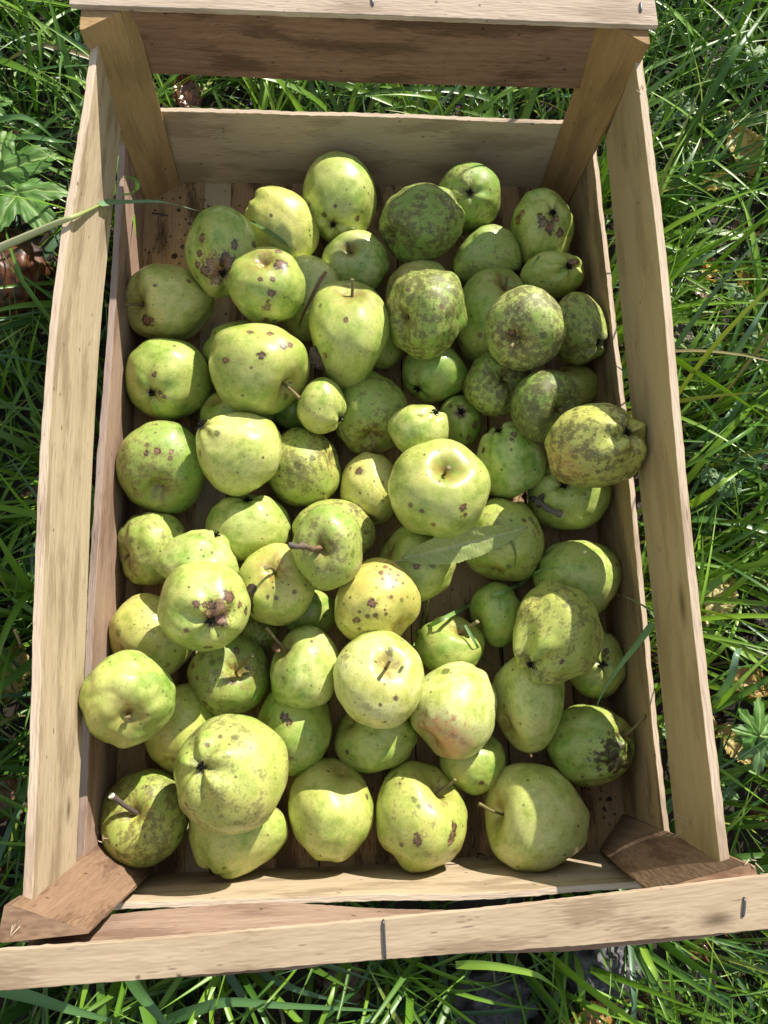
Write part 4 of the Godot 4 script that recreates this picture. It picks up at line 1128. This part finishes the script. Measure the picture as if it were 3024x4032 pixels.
func loose() -> void:
	lone_blade("grass_stalk", "long straw-coloured grass stalk lying across the sunlit upper slat", "grass stalk", [Vector3(-.2571, .12, -.123), Vector3(-.2336, .135, -.1221), Vector3(-.2076, .152, -.1211), Vector3(-.186, .1635, -.1225), Vector3(-.179, .1609, -.1279), Vector3(-.179, .141, -.1452), Vector3(-.179, .1182, -.1653)], .0058, .0012, Color(.62, .58, .38), 0)
	lone_blade("grass_strand", "blue-green grass blade reaching over the sunlit slats into the far corner", "grass blade", [Vector3(-.179, .1202, -.1642), Vector3(-.1765, .1028, -.178), Vector3(-.1673, .085, -.1911), Vector3(-.151, .078, -.1967), Vector3(-.1384, .066, -.2022), Vector3(-.1249, .055, -.2053)], .0062, .0003, Color(.20, .34, .19), 1)
	lone_blade("grass_strand", "curled bright grass blade hooked over the lower sunlit slat", "grass blade", [Vector3(-.1765, .08, -.201), Vector3(-.1676, .085, -.1976), Vector3(-.1621, .092, -.2002), Vector3(-.1651, .09, -.2065), Vector3(-.1746, .08, -.215), Vector3(-.1888, .06, -.2274)], .0035, .003, Color(.23, .42, .09), 1)
	lone_blade("grass_strand", "dark grass blade lying on the long lemon-green apple", "grass blade", [Vector3(-.0869, .0496, -.2006), Vector3(-.074, .0549, -.1896), Vector3(-.062, .0515, -.1827), Vector3(-.0519, .0415, -.1791), Vector3(-.0467, .0347, -.1802)], .0035, .001, Color(.16, .25, .07), 1)
	lone_blade("dry_strand", "dry brown blade draped over the pale half hidden apple", "grass blade", [Vector3(-.0287, .0569, -.1533), Vector3(-.034, .0595, -.1428), Vector3(-.0403, .057, -.1308), Vector3(-.0465, .049, -.1218), Vector3(-.0505, .037, -.1173)], .003, .0018, Color(.22, .13, .06), 1)
	lone_blade("grass_strand", "two-tone grass blade bent over the glossy puckered apple", "grass blade", [Vector3(.1345, .0594, -.1664), Vector3(.1296, .0548, -.1584), Vector3(.1274, .0447, -.1544), Vector3(.107, .1032, -.1129)], .0022, .0008, Color(.14, .26, .06), 1)
	lone_blade("grass_strand", "short grass tip across the foot of the glossy puckered apple", "grass blade", [Vector3(.1063, .1056, -.1105), Vector3(.1306, .0473, -.1481), Vector3(.1373, .0564, -.1464), Vector3(.144, .0576, -.1442)], .0026, .0006, Color(.25, .42, .1), 1)
	lone_blade("grass_strand", "long grass blade crossing the floor gap to the plain small apple", "grass blade", [Vector3(.0309, .004, .1148), Vector3(.0492, .0493, .1077), Vector3(.0732, .0059, .0947), Vector3(.0893, .0483, .0907), Vector3(.1134, .0115, .0796), Vector3(.1188, .0402, .0752), Vector3(.1302, .0541, .0745)], .0032, .0022, Color(.24, .38, .12), 1)
	lone_blade("grass_strand", "thin upright grass blade over the dim stemmed apple", "grass blade", [Vector3(.0152, .0958, .1422), Vector3(.0321, .006, .1228), Vector3(.0401, .0118, .1033), Vector3(.0383, .0666, .0908)], .0026, .0006, Color(.22, .36, .1), 1)
	lone_blade("grass_strand", "wide grass blade leaning from the shaded slat over the star calyx apple", "grass blade", [Vector3(.181, .085, .1177), Vector3(.1721, .085, .128), Vector3(.1602, .08, .1422), Vector3(.1514, .07, .1564), Vector3(.1462, .06, .1704)], .0052, .0012, Color(.2, .36, .14), 1)
	lone_blade("grass_strand", "grass tip poking over the shaded lower slat beside the stemmed smooth apple", "grass blade", [Vector3(.1942, .06, .1185), Vector3(.1871, .075, .1137), Vector3(.1775, .085, .1077), Vector3(.1628, .085, .0994)], .0035, .0006, Color(.2, .36, .12), 1)
	lone_blade("grass_strand", "short grass tip poking between the shaded slats", "grass blade", [Vector3(.2052, .06, -.0529), Vector3(.1895, .08, -.0517), Vector3(.181, .085, -.0584), Vector3(.1762, .08, -.0667)], .0035, .0006, Color(.17, .33, .14), 1)
	lone_blade("grass_strand", "thin dark curl of grass on the grey-topped apple", "grass blade", [Vector3(.082, .0582, .0454), Vector3(.0908, .0618, .0507), Vector3(.0979, .0607, .0598), Vector3(.1003, .0563, .0678), Vector3(.1, .0492, .0747)], .0028, .0007, Color(.2, .27, .08), 1)
	lone_blade("grass_strand", "narrow curved grass blade under the dim stemmed apple", "grass blade", [Vector3(.0643, .044, .1123), Vector3(.0717, .0435, .1267), Vector3(.085, .0039, .1358), Vector3(.0891, .0406, .1418)], .0024, .0008, Color(.16, .3, .12), 1)
	lone_blade("grass_strand", "broad dark grass blade slanting down from the near rail on the shaded front grass", "grass blade", [Vector3(-.1613, .03, .3205), Vector3(-.1455, .06, .3251), Vector3(-.1349, .07, .3317), Vector3(-.1243, .06, .3494)], .0085, .004, Color(.10, .22, .07), 1)
	lone_blade("grass_strand", "broad dark grass blade crossing the front corner below the near rail end", "grass blade", [Vector3(-.2407, .05, .3199), Vector3(-.2097, .06, .3245), Vector3(-.184, .055, .3352), Vector3(-.1574, .04, .3489)], .009, .003, Color(.10, .22, .07), 1)
	lone_blade("grass_strand", "long bent dark grass blade lying level along the front grass", "grass blade", [Vector3(-.1343, .03, .3517), Vector3(-.1114, .05, .3399), Vector3(-.0926, .06, .3336), Vector3(-.0583, .055, .3389), Vector3(.0033, .03, .3531)], .0075, .003, Color(.10, .22, .07), 1)
	lone_blade("grass_strand", "bright arching grass blade in the front grass below the middle staple", "grass blade", [Vector3(.0473, .04, .3259), Vector3(.0668, .055, .3231), Vector3(.09, .06, .3267), Vector3(.1009, .055, .333), Vector3(.1129, .04, .3443)], .006, .001, Color(.26, .44, .06), 1)
	lone_blade("grass_strand", "narrow bright grass blade hanging from the near rail by the pitted stone", "grass blade", [Vector3(.169, .04, .3214), Vector3(.1683, .055, .3289), Vector3(.1754, .05, .3412), Vector3(.1878, .03, .3581)], .0055, .001, Color(.26, .44, .06), 1)
	lone_blade("grass_strand", "hooked wide grass blade beside the near half of the shaded slat", "grass blade", [Vector3(.2466, .02, .1706), Vector3(.2397, .05, .1614), Vector3(.2395, .065, .1511), Vector3(.2419, .07, .1392), Vector3(.2516, .06, .1341)], .0075, .004, Color(.15, .27, .16), 1)
	lone_blade("grass_strand", "straight bright grass blade crossing the hooked wide one", "grass blade", [Vector3(.2414, .03, .1734), Vector3(.2379, .065, .1623), Vector3(.2473, .075, .1502), Vector3(.2623, .08, .1374)], .005, .0015, Color(.26, .44, .06), 1)
	lone_blade("grass_strand", "dewy blue-green grass blade slanting in the sunny grass by the ivy-like weed", "grass blade", [Vector3(.2856, .03, -.0861), Vector3(.2868, .05, -.094), Vector3(.2915, .065, -.1047), Vector3(.3043, .07, -.1239)], .0065, .003, Color(.15, .27, .16), 1)
	lone_blade("grass_strand", "wide folded grass blade growing out from the shaded slat by the amber leaf", "grass blade", [Vector3(.2456, .03, -.1645), Vector3(.2545, .055, -.1608), Vector3(.2691, .065, -.166), Vector3(.2921, .06, -.1807)], .0075, .001, Color(.10, .22, .07), 1)
	lone_blade("grass_strand", "wide bright grass blade growing out from the middle of the shaded slat", "grass blade", [Vector3(.2422, .03, .0253), Vector3(.2451, .055, .0228), Vector3(.2531, .065, .0167), Vector3(.272, .06, .0057)], .007, .001, Color(.26, .44, .06), 1)
	lone_blade("grass_strand", "arched broad grass blade over the toothed weed", "grass blade", [Vector3(-.288, .05, -.2838), Vector3(-.262, .07, -.2733), Vector3(-.2489, .075, -.2677), Vector3(-.2392, .07, -.2632), Vector3(-.2369, .03, -.2768)], .0065, .002, Color(.10, .22, .07), 1)
	lone_blade("grass_strand", "level broad grass blade just above the toothed weed", "grass blade", [Vector3(-.2792, .04, -.2787), Vector3(-.2548, .06, -.2645), Vector3(-.2371, .065, -.2583), Vector3(-.2253, .05, -.2683)], .0065, .002, Color(.10, .22, .07), 1)
	lone_blade("grass_strand", "long pale blue-green grass blade hanging in the far shaded corner grass", "grass blade", [Vector3(-.2018, .09, -.3651), Vector3(-.2043, .08, -.3473), Vector3(-.2114, .06, -.3275), Vector3(-.2183, .03, -.3146)], .004, .0015, Color(.15, .27, .16), 1)
	apple_leaf("fallen green apple leaf resting across three apples below the biggest smooth one", Vector3(.0206, .0566, .068), Vector3(.0487, .0713, .057), Vector3(.0763, .0609, .0509), Vector3(.1087, .0625, .0488))
	twig("short dark lichen-barked twig with a cut end on the calyx apple", [Vector3(.1223, .0028, .0095), Vector3(.1213, .0334, .0199), Vector3(.124, .0419, .0253), Vector3(.1292, .0461, .0317), Vector3(.1376, .0498, .0365)], Vector3(.1251, .0483, .0208))
	curled_leaf("dry dark curled leaf stuck between the pear-shaped and tapering apples", Vector3(-.0392, .0747, -.083), Vector3(-.0296, .061, -.0714), .007, Color(.075, .05, .032))
	curled_leaf("dark brown scrap of leaf on the glossy yellow-green apple", Vector3(-.0801, .0769, .0859), Vector3(-.0794, .0635, .1039), .006, Color(.06, .04, .025))
	curled_leaf("pinkish dry leaf scrap below the thin-stemmed pale apple", Vector3(-.0698, .0244, .1185), Vector3(-.0629, .0692, .129), .003, Color(.25, .15, .1))
	fallen_leaf("brown wet fallen leaf seen through the gap of the far end boards", Vector3(-.1437, .02, -.3365), .0183, 4.94, Color(.10, .045, .02), 0)
	fallen_leaf("large yellow fallen leaf with a long pale stalk in the sunny grass", Vector3(.3377, .015, -.2973), .022, 4.96, Color(.50, .40, .13), 1)
	fallen_leaf("small yellow leaf below the large stalked one in the sunny grass", Vector3(.3126, .01, -.2703), .0129, .34, Color(.52, .42, .08), 1)
	fallen_leaf("dark brown soaked leaf beside the large yellow one", Vector3(.3127, .008, -.3048), .0129, 2.32, Color(.07, .045, .035), 0)
	fallen_leaf("orange-rimmed wet black leaf in the sunny grass", Vector3(.3286, .01, -.2188), .0186, .53, Color(.10, .055, .035), 0)
	fallen_leaf("golden brown leaf close to the shaded upper slat", Vector3(.2943, .008, -.1878), .0122, 1.22, Color(.40, .22, .03), 0)
	fallen_leaf("amber leaf beside the golden brown one", Vector3(.3249, .008, -.1827), .0122, 1.34, Color(.35, .20, .03), 0)
	fallen_leaf("tan narrow dry leaf on the soil next to the golden brown one", Vector3(.2825, .012, -.1611), .0107, 5.39, Color(.33, .24, .15), 0)
	fallen_leaf("pale yellow-green leaf beside the middle of the shaded upper slat", Vector3(.2634, .012, .0926), .02, .8, Color(.42, .40, .16), 1)
	fallen_leaf("blackish rotten leaf beyond the pale yellow-green leaf", Vector3(.2969, .008, .1062), .0165, 1.86, Color(.035, .025, .022), 0)
	fallen_leaf("yellow-brown ragged leaf above the lobed weed", Vector3(.2776, .01, .1567), .0186, 3.1, Color(.33, .22, .07), 1)
	fallen_leaf("mottled yellow leaf under the lobed weed", Vector3(.2654, .006, .2023), .0187, 5.33, Color(.36, .29, .09), 1)
	fallen_leaf("reddish brown leaf off the near post corner", Vector3(.2725, .01, .285), .0157, 6.06, Color(.09, .035, .022), 0)
	fallen_leaf("dull brown leaf in the shaded grass under the near rail", Vector3(-.022, .006, .3444), .0216, 4.45, Color(.10, .065, .045), 0)
	fallen_leaf("small russet leaf deep in the shaded front grass", Vector3(-.1134, .006, .3546), .0166, 1.34, Color(.09, .05, .035), 0)
	fallen_leaf("orange-brown leaf half buried in the front grass by the stones", Vector3(.1414, .004, .3702), .0181, 3.42, Color(.30, .17, .05), 0)
	fallen_leaf("yellow and black mottled leaf by the sunlit upper slat", Vector3(-.2531, .01, .1353), .02, 4.43, Color(.28, .22, .05), 1)
	fallen_leaf("brown speckled leaf low in the grass by the sunlit side", Vector3(-.2471, .004, .2154), .021, .33, Color(.15, .085, .04), 0)
	rotten_apple("rotten orange-brown apple with black spots lying in the grass under the straw stalk", Vector3(-.2776, .03, -.1664), .034)
	stone("dark pitted stone tucked under the near rail", Vector3(.1536, 0, .3404), Vector3(.026, .02, .022))
	stone("smooth bluish black stone at the front of the grass", Vector3(.0727, -.01, .3643), Vector3(.028, .018, .022))
	stone("small dark stone beside the smooth bluish black one", Vector3(.0964, -.01, .3612), Vector3(.015, .012, .014))
	bark("grey lichened bit of bark beside the shaded upper slat", Vector3(.2645, .005, -.1257), Vector3(.2635, .012, -.1049))


# ---------------------------------------------------------------- apples

func apple(label: String, at: Vector3, size: Vector3, axis: Vector3, look: Dictionary, spots: Array) -> void:
	jobs.append({"label": label, "at": at, "size": size, "axis": axis, "look": look, "spots": spots})


func finish_apples() -> void:
	dirs.resize(TW * TH)
	for y in TH:
		for x in TW:
			var th := PI * (y + 0.5) / TH
			var ph := TAU * (x + 0.5) / TW
			dirs[y * TW + x] = Vector3(sin(th) * cos(ph), cos(th), sin(th) * sin(ph))
	baked.resize(jobs.size())
	var task := WorkerThreadPool.add_group_task(bake, jobs.size())
	WorkerThreadPool.wait_for_group_task_completion(task)
	for k in jobs.size():
		var j: Dictionary = jobs[k]
		var r: Dictionary = baked[k]
		var base: Vector3 = j.at - Vector3(0, j.size.y, 0)
		var o := thing("apple", j.label, "apple", base, APPLES)
		var m := StandardMaterial3D.new()
		m.albedo_texture = ImageTexture.create_from_image(Image.create_from_data(TW, TH, false, Image.FORMAT_RGB8, r.px))
		m.clearcoat_enabled = true
		m.clearcoat = 0.34 if j.look.get("soot", 0.0) < 0.5 else 0.1
		m.clearcoat_roughness = 0.09
		m.roughness = 0.42 + 0.18 * minf(j.look.get("soot", 0.0), 0.8)
		m.metallic_specular = 0.5
		var s := part("skin", r.skin.mesh(m), o)
		s.position = Vector3(0, j.size.y, 0)
		if r.has("stem"):
			part("stem", r.stem.mesh(stem_mat), o).position = s.position
		if r.has("calyx"):
			part("calyx", r.calyx.mesh(calyx_mat), o).position = s.position


func own_axes(axis: Vector3) -> Basis:
	var y := axis.normalized()
	var x := y.cross(Vector3(0.21, 0.35, 0.91)).normalized()
	return Basis(x, y, x.cross(y))


func bake(k: int) -> void:
	var j: Dictionary = jobs[k]
	var look: Dictionary = j.look
	var f := own_axes(j.axis)
	var inv := f.inverse()
	var out := {}
	var r := RandomNumberGenerator.new()
	r.seed = 1000 + k * 31
	var shape := noise(200 + k, 1.0, 2)
	var cav: float = look.get("cav", 0.32)
	var ribs: float = look.get("ribs", 0.035)
	var taper: float = look.get("taper", 0.05)
	var lump: float = 0.035 + look.get("lump", 0.0)
	var tall: float = look.get("k", 0.95)
	var offset := Vector3(k * 3.7, k * 1.3, 0)
	var nubs := []
	for q in ["nub", "nub2"]:
		if look.has(q):
			nubs.append([inv * (look[q] as Vector3), 0.34 if q == "nub" else 0.30, 0.08 if q == "nub" else 0.13])
	var rings := 56
	var sectors := 80
	var lean := Vector2(r.randf_range(-0.07, 0.07), r.randf_range(-0.07, 0.07))
	var ph0 := r.randf() * TAU
	var pos := PackedVector3Array()
	pos.resize((rings + 1) * (sectors + 1))
	var lo := Vector3.ONE * 9.0
	var hi := -lo
	for y in rings + 1:
		var th := PI * y / rings
		# rows gather towards the two poles, where the hollows are
		th = th - 0.16 * sin(2.0 * th)
		var st := sin(th)
		var ct := cos(th)
		for x in sectors + 1:
			var ph := TAU * (x % sectors) / sectors
			var d := Vector3(st * cos(ph), ct, st * sin(ph))
			var rho := 1.0 - cav * (0.45 * exp(-pow(th / 0.62, 2.0)) + 0.66 * exp(-pow(th / 0.26, 2.0))) - 0.15 * exp(-pow((PI - th) / 0.26, 2.0))
			var five := cos(5.0 * ph + ph0)
			rho *= 1.0 + ribs * five * exp(-pow((PI - th) / 0.75, 2.0)) * smoothstep(0.0, 0.35, PI - th) + 0.012 * cos(5.0 * ph + ph0) * st
			rho += lump * shape.get_noise_3dv(d * 0.9 + offset) * 1.6 + lump * 0.35 * shape.get_noise_3dv(d * 2.6 + offset)
			for q in nubs:
				var away: float = d.distance_to(q[0])
				rho += q[2] * exp(-pow(away / q[1], 2.0))
			var side := 1.0 + taper * ct
			if look.has("nipple"):
				rho += 0.16 * exp(-pow((PI - th) / 0.4, 2.0))
			var p := Vector3(d.x * side + lean.x * ct * ct, d.y * tall, d.z * side + lean.y * ct * ct) * rho
			p = f * p
			pos[y * (sectors + 1) + x] = p
			lo = lo.min(p)
			hi = hi.max(p)
	var mid := (lo + hi) * 0.5
	var fit: Vector3 = j.size * 2.0 / (hi - lo)
	var b := Buf.new()
	for y in rings + 1:
		var th := PI * y / rings
		th = th - 0.16 * sin(2.0 * th)
		for x in sectors + 1:
			var p := (pos[y * (sectors + 1) + x] - mid) * fit
			b.vert(p, p.normalized(), Vector2(x / float(sectors), th / PI))
	for y in rings:
		for x in sectors:
			var a := y * (sectors + 1) + x
			if y > 0:
				b.tri(a, a + 1, a + sectors + 1)
			if y < rings - 1:
				b.tri(a + 1, a + sectors + 2, a + sectors + 1)
	# smooth normals, shared across the seam and the poles
	b.smooth()
	for y in rings + 1:
		var a := y * (sectors + 1)
		var nn := (b.n[a] + b.n[a + sectors]).normalized()
		b.n[a] = nn
		b.n[a + sectors] = nn
	for y in [0, rings]:
		var sum := Vector3.ZERO
		for x in sectors + 1:
			sum += b.n[y * (sectors + 1) + x]
		if sum.length() < 0.01:
			sum = f.y * (1.0 if y == 0 else -1.0)
		for x in sectors + 1:
			b.n[y * (sectors + 1) + x] = sum.normalized()
	out.skin = b
	var top := (pos[0] - mid) * fit
	var bottom := (pos[rings * (sectors + 1)] - mid) * fit
	var axis: Vector3 = (top - bottom).normalized()
	# stem
	var length: float = look.get("stem", 5.0) * 0.001
	if length > 0.0:
		var sb := Buf.new()
		var lean3 := Vector3(r.randf_range(-1, 1), r.randf_range(-0.3, 0.6), r.randf_range(-1, 1)) * 0.25
		var s0 := top - axis * 0.004
		var s1 := top + axis * 0.005
		var reach: float = 0.005 + length
		var way := (axis * 0.35 + (look.stem_to as Vector3)).normalized() if look.has("stem_to") else Vector3.ZERO
		var s2 := top + (axis + lean3 * 0.5) * reach * 0.65
		var s3 := top + (axis + lean3) * reach
		if look.has("stem_to"):
			s1 = top + axis * 0.003 + way * 0.001
			s2 = s1 + way * reach * 0.5
			s3 = s1 + (way + lean3 * 0.3).normalized() * reach
		if look.has("twig"):
			var pts := []
			var rad := []
			for q in 14:
				var t := q / 13.0
				pts.append((s0.lerp(s1, t * 4.0) if t < 0.25 else s1.lerp(s3, (t - 0.25) / 0.75)) + Vector3(sin(q * 1.9), cos(q * 2.7), sin(q * 1.3)) * 0.0005)
				rad.append(0.0012 if q < 4 else 0.0018 + 0.0006 * sin(q * 2.3))
			tube(sb, pts, rad, Color(0.22, 0.12, 0.04), Color(0.085, 0.078, 0.075), 9, 0.3, 5)
		else:
			var tip := Color(0.10, 0.08, 0.07) if look.has("cut") else Color(0.20, 0.17, 0.07)
			var wide := 0.0011 if length > 0.012 else 0.0013
			if look.has("cut"):
				wide = 0.0019
			tube(sb, [s0, s1, s2, s3 - axis * 0.0012, s3], [wide, wide * 0.85, wide * 0.8, wide * 1.05, wide * 1.15], Color(0.16, 0.12, 0.05) if not look.has("cut") else Color(0.09, 0.07, 0.06), tip, 8, 0.08, k)
		if look.has("cut"):
			tube(sb, [s3, s3 + (s3 - s2).normalized() * 0.0012], [0.0021, 0.0020], Color(0.70, 0.68, 0.55), Color(0.75, 0.73, 0.6), 9)
		out.stem = sb
	# calyx
	var cb := Buf.new()
	var q1 := axis.cross(Vector3(0.3, 0.5, 0.8)).normalized()
	var q2 := axis.cross(q1)
	var cs: float = 0.0034 if not look.has("nipple") else 0.0055
	var count := 5
	for q in count:
		var g := TAU * (q + r.randf_range(-0.2, 0.2)) / count
		var d := q1 * cos(g) + q2 * sin(g)
		var wd := q2 * cos(g) - q1 * sin(g)
		var l := cs * r.randf_range(0.7, 1.3)
		var o0 := bottom - axis * 0.0005
		var bl := [o0 + wd * 0.0011 , o0 - wd * 0.0011, o0 + d * l * 0.6 - axis * 0.0018 - wd * 0.0009, o0 + d * l - axis * 0.0012, o0 + d * l * 0.6 - axis * 0.0018 + wd * 0.0009]
		cb.flat(bl, [Vector2.ZERO, Vector2.ZERO, Vector2.ZERO, Vector2.ZERO, Vector2.ZERO])
		tube(cb, [o0 + d * 0.0008, o0 + d * 0.0016 - axis * 0.0035], [0.0005, 0.0003], Color.WHITE, Color.WHITE, 4)
	out.calyx = cb
	out.px = skin_print(k, look, inv, r, j)
	baked[k] = out


func skin_print(k: int, look: Dictionary, inv: Basis, r: RandomNumberGenerator, j: Dictionary) -> PackedByteArray:
	var n := noise(3000 + k * 7, 1.0, 2)
	var fine := noise(7000 + k * 3, 1.0, 2)
	var tone: float = look.get("tone", 0.3)
	var pale: float = look.get("pale", 0.1) + 0.08
	var soot: float = 0.88 * look.get("soot", 0.04)
	var russ: float = look.get("russ", 0.5)
	var blush_to: Vector3 = inv * (look.get("blush", Vector3.UP) as Vector3)
	var blush: float = look.get("blush_amount", 0.0)
	var rot_to: Vector3 = inv * (look.get("rot", Vector3.UP) as Vector3)
	var green := Color(0.475, 0.61, 0.24)
	var yellow := Color(0.83, 0.79, 0.41)
	var wan := Color(0.81, 0.84, 0.60)
	var sooty := Color(0.255, 0.25, 0.135)
	var rust := Color(0.46, 0.33, 0.15)
	var px := PackedByteArray()
	px.resize(TW * TH * 3)
	var side_green := Vector3(r.randf_range(-1, 1), r.randf_range(-1, 1), r.randf_range(-1, 1)).normalized()
	for q in TW * TH:
		var d := dirs[q]
		var a := n.get_noise_3dv(d * 1.3)
		var m := n.get_noise_3dv(d * 4.5)
		var h := fine.get_noise_3dv(d * 17.0)
		var t := clampf(tone + 0.06 + a * 0.34 + m * 0.10 + 0.14 * d.dot(side_green), 0.0, 1.0)
		var c := green.lerp(yellow, t).lerp(wan, clampf(pale * (0.9 + a + 0.5 * m), 0.0, 0.8))
		c = c * (1.0 + 0.11 * h + 0.07 * m)
		if blush > 0.0:
			var bl := smoothstep(0.62, 1.05, d.dot(blush_to) + 0.25 * m + 0.16 * h) * blush * 1.3
			c = c.lerp(Color(0.78, 0.46, 0.34), bl * 0.55)
		if russ > 0.0:
			var th := acos(clampf(d.y, -1, 1))
			var ru := exp(-pow(th / (0.34 + 0.16 * russ), 2.0)) * clampf(0.75 + m * 1.3 + h * 0.6, 0, 1) * minf(russ * 1.5, 1.0)
			c = c.lerp(rust, ru * 0.85)
		if d.y < -0.88:
			var from_end := acos(clampf(-d.y, -1, 1))
			var ray := 0.5 + 0.5 * sin(atan2(d.z, d.x) * 5.0 + h * 2.0)
			c = c.lerp(Color(0.24, 0.20, 0.12), exp(-pow(from_end / (0.10 + 0.09 * ray), 2.0)) * 0.8)
		if soot > 0.0:
			var so := smoothstep(0.0, 0.40, a * 0.46 + m * 0.60 + h * 0.60 + soot * 0.85 - 0.34) * minf(0.35 + soot * 0.75, 0.92)
			c = c.lerp(sooty.lerp(Color(0.36, 0.36, 0.20), clampf(0.5 + h * 1.8, 0, 1)), so * 0.86)
		if look.has("rot"):
			var ro := smoothstep(0.78, 0.94, d.dot(rot_to) + 0.24 * m + 0.10 * h)
			c = c.lerp(Color(0.22, 0.20, 0.11).lerp(Color(0.13, 0.11, 0.07), clampf(0.5 + h * 2.0 + m, 0, 1)), ro * 0.85)
		px[q * 3] = int(clampf(c.r, 0, 1) * 255.0)
		px[q * 3 + 1] = int(clampf(c.g, 0, 1) * 255.0)
		px[q * 3 + 2] = int(clampf(c.b, 0, 1) * 255.0)
	# lenticels, freckles, then the scabs that the photograph shows
	var freck: float = look.get("freck", 0.15)
	for q in 130:
		stamp(px, random_dir(r), r.randf_range(0.010, 0.018), Color(0.36, 0.44, 0.16), Color(0.36, 0.44, 0.16), r.randf_range(0.25, 0.55), fine)
	for q in int(14 + 60 * freck):
		var sz := r.randf_range(0.012, 0.030)
		stamp(px, random_dir(r), sz, Color(0.26, 0.19, 0.12), Color(0.18, 0.14, 0.09), r.randf_range(0.5, 0.9), fine)
	for q in int(soot * 40.0):
		stamp(px, random_dir(r), r.randf_range(0.03, 0.10), sooty, sooty, r.randf_range(0.25, 0.6), fine)
	for s: Vector4 in j.spots:
		var d: Vector3 = inv * Vector3(s.x, s.y, s.z)
		stamp(px, d, s.w * 1.75, Color(0.50, 0.46, 0.22), Color(0.52, 0.52, 0.24), 0.30, fine)
		var warm := r.randf()
		if s.w > 0.2:
			stamp(px, d, s.w * 1.1, Color(0.56, 0.42, 0.35), Color(0.40, 0.29, 0.24), 0.95, fine)
			continue
		stamp(px, d, s.w * 1.08, Color(0.40, 0.31, 0.25).lerp(Color(0.60, 0.42, 0.34), warm), Color(0.17, 0.13, 0.105).lerp(Color(0.26, 0.18, 0.15), warm), 0.95, fine)
	return px


func random_dir(r: RandomNumberGenerator) -> Vector3:
	var y := r.randf_range(-1, 1)
	var g := r.randf() * TAU
	var s := sqrt(1.0 - y * y)
	return Vector3(s * cos(g), y, s * sin(g))


func stamp(px: PackedByteArray, d: Vector3, rad: float, core: Color, rim: Color, alpha: float, n: FastNoiseLite) -> void:
	d = d.normalized()
	var th := acos(clampf(d.y, -1, 1))
	var reach := rad * 1.5
	var y0 := maxi(int((th - reach) / PI * TH) - 1, 0)
	var y1 := mini(int((th + reach) / PI * TH) + 1, TH - 1)
	var span := TW / 2
	var sn := sin(th)
	if sn > reach * 1.2:
		span = mini(int(reach / (sn - reach * 0.5) / TAU * TW) + 2, TW / 2)
	var ph := fposmod(atan2(d.z, d.x), TAU)
	var x0 := int(ph / TAU * TW)
	for y in range(y0, y1 + 1):
		for dx in range(-span, span + 1):
			var x := posmod(x0 + dx, TW)
			var q := y * TW + x
			var v := dirs[q]
			var away := v.distance_to(d)
			if away > reach:
				continue
			var wob := 1.0
			if rad > 0.05:
				wob += 0.55 * n.get_noise_3dv(v * 9.0) + 0.35 * n.get_noise_3dv(v * 24.0)
			var e := away / (rad * wob)
			var soft := 0.12 if rad > 0.05 else 0.4
			var w := (1.0 - smoothstep(1.0 - soft, 1.0 + soft, e)) * alpha
			if w <= 0.0:
				continue
			var c := core.lerp(rim, smoothstep(0.45, 0.95, e))
			if rad > 0.05:
				c = c * (1.0 + 0.55 * n.get_noise_3dv(v * 40.0))
			px[q * 3] = int(clampf(lerpf(px[q * 3], c.r * 255.0, w), 0, 255))
			px[q * 3 + 1] = int(clampf(lerpf(px[q * 3 + 1], c.g * 255.0, w), 0, 255))
			px[q * 3 + 2] = int(clampf(lerpf(px[q * 3 + 2], c.b * 255.0, w), 0, 255))
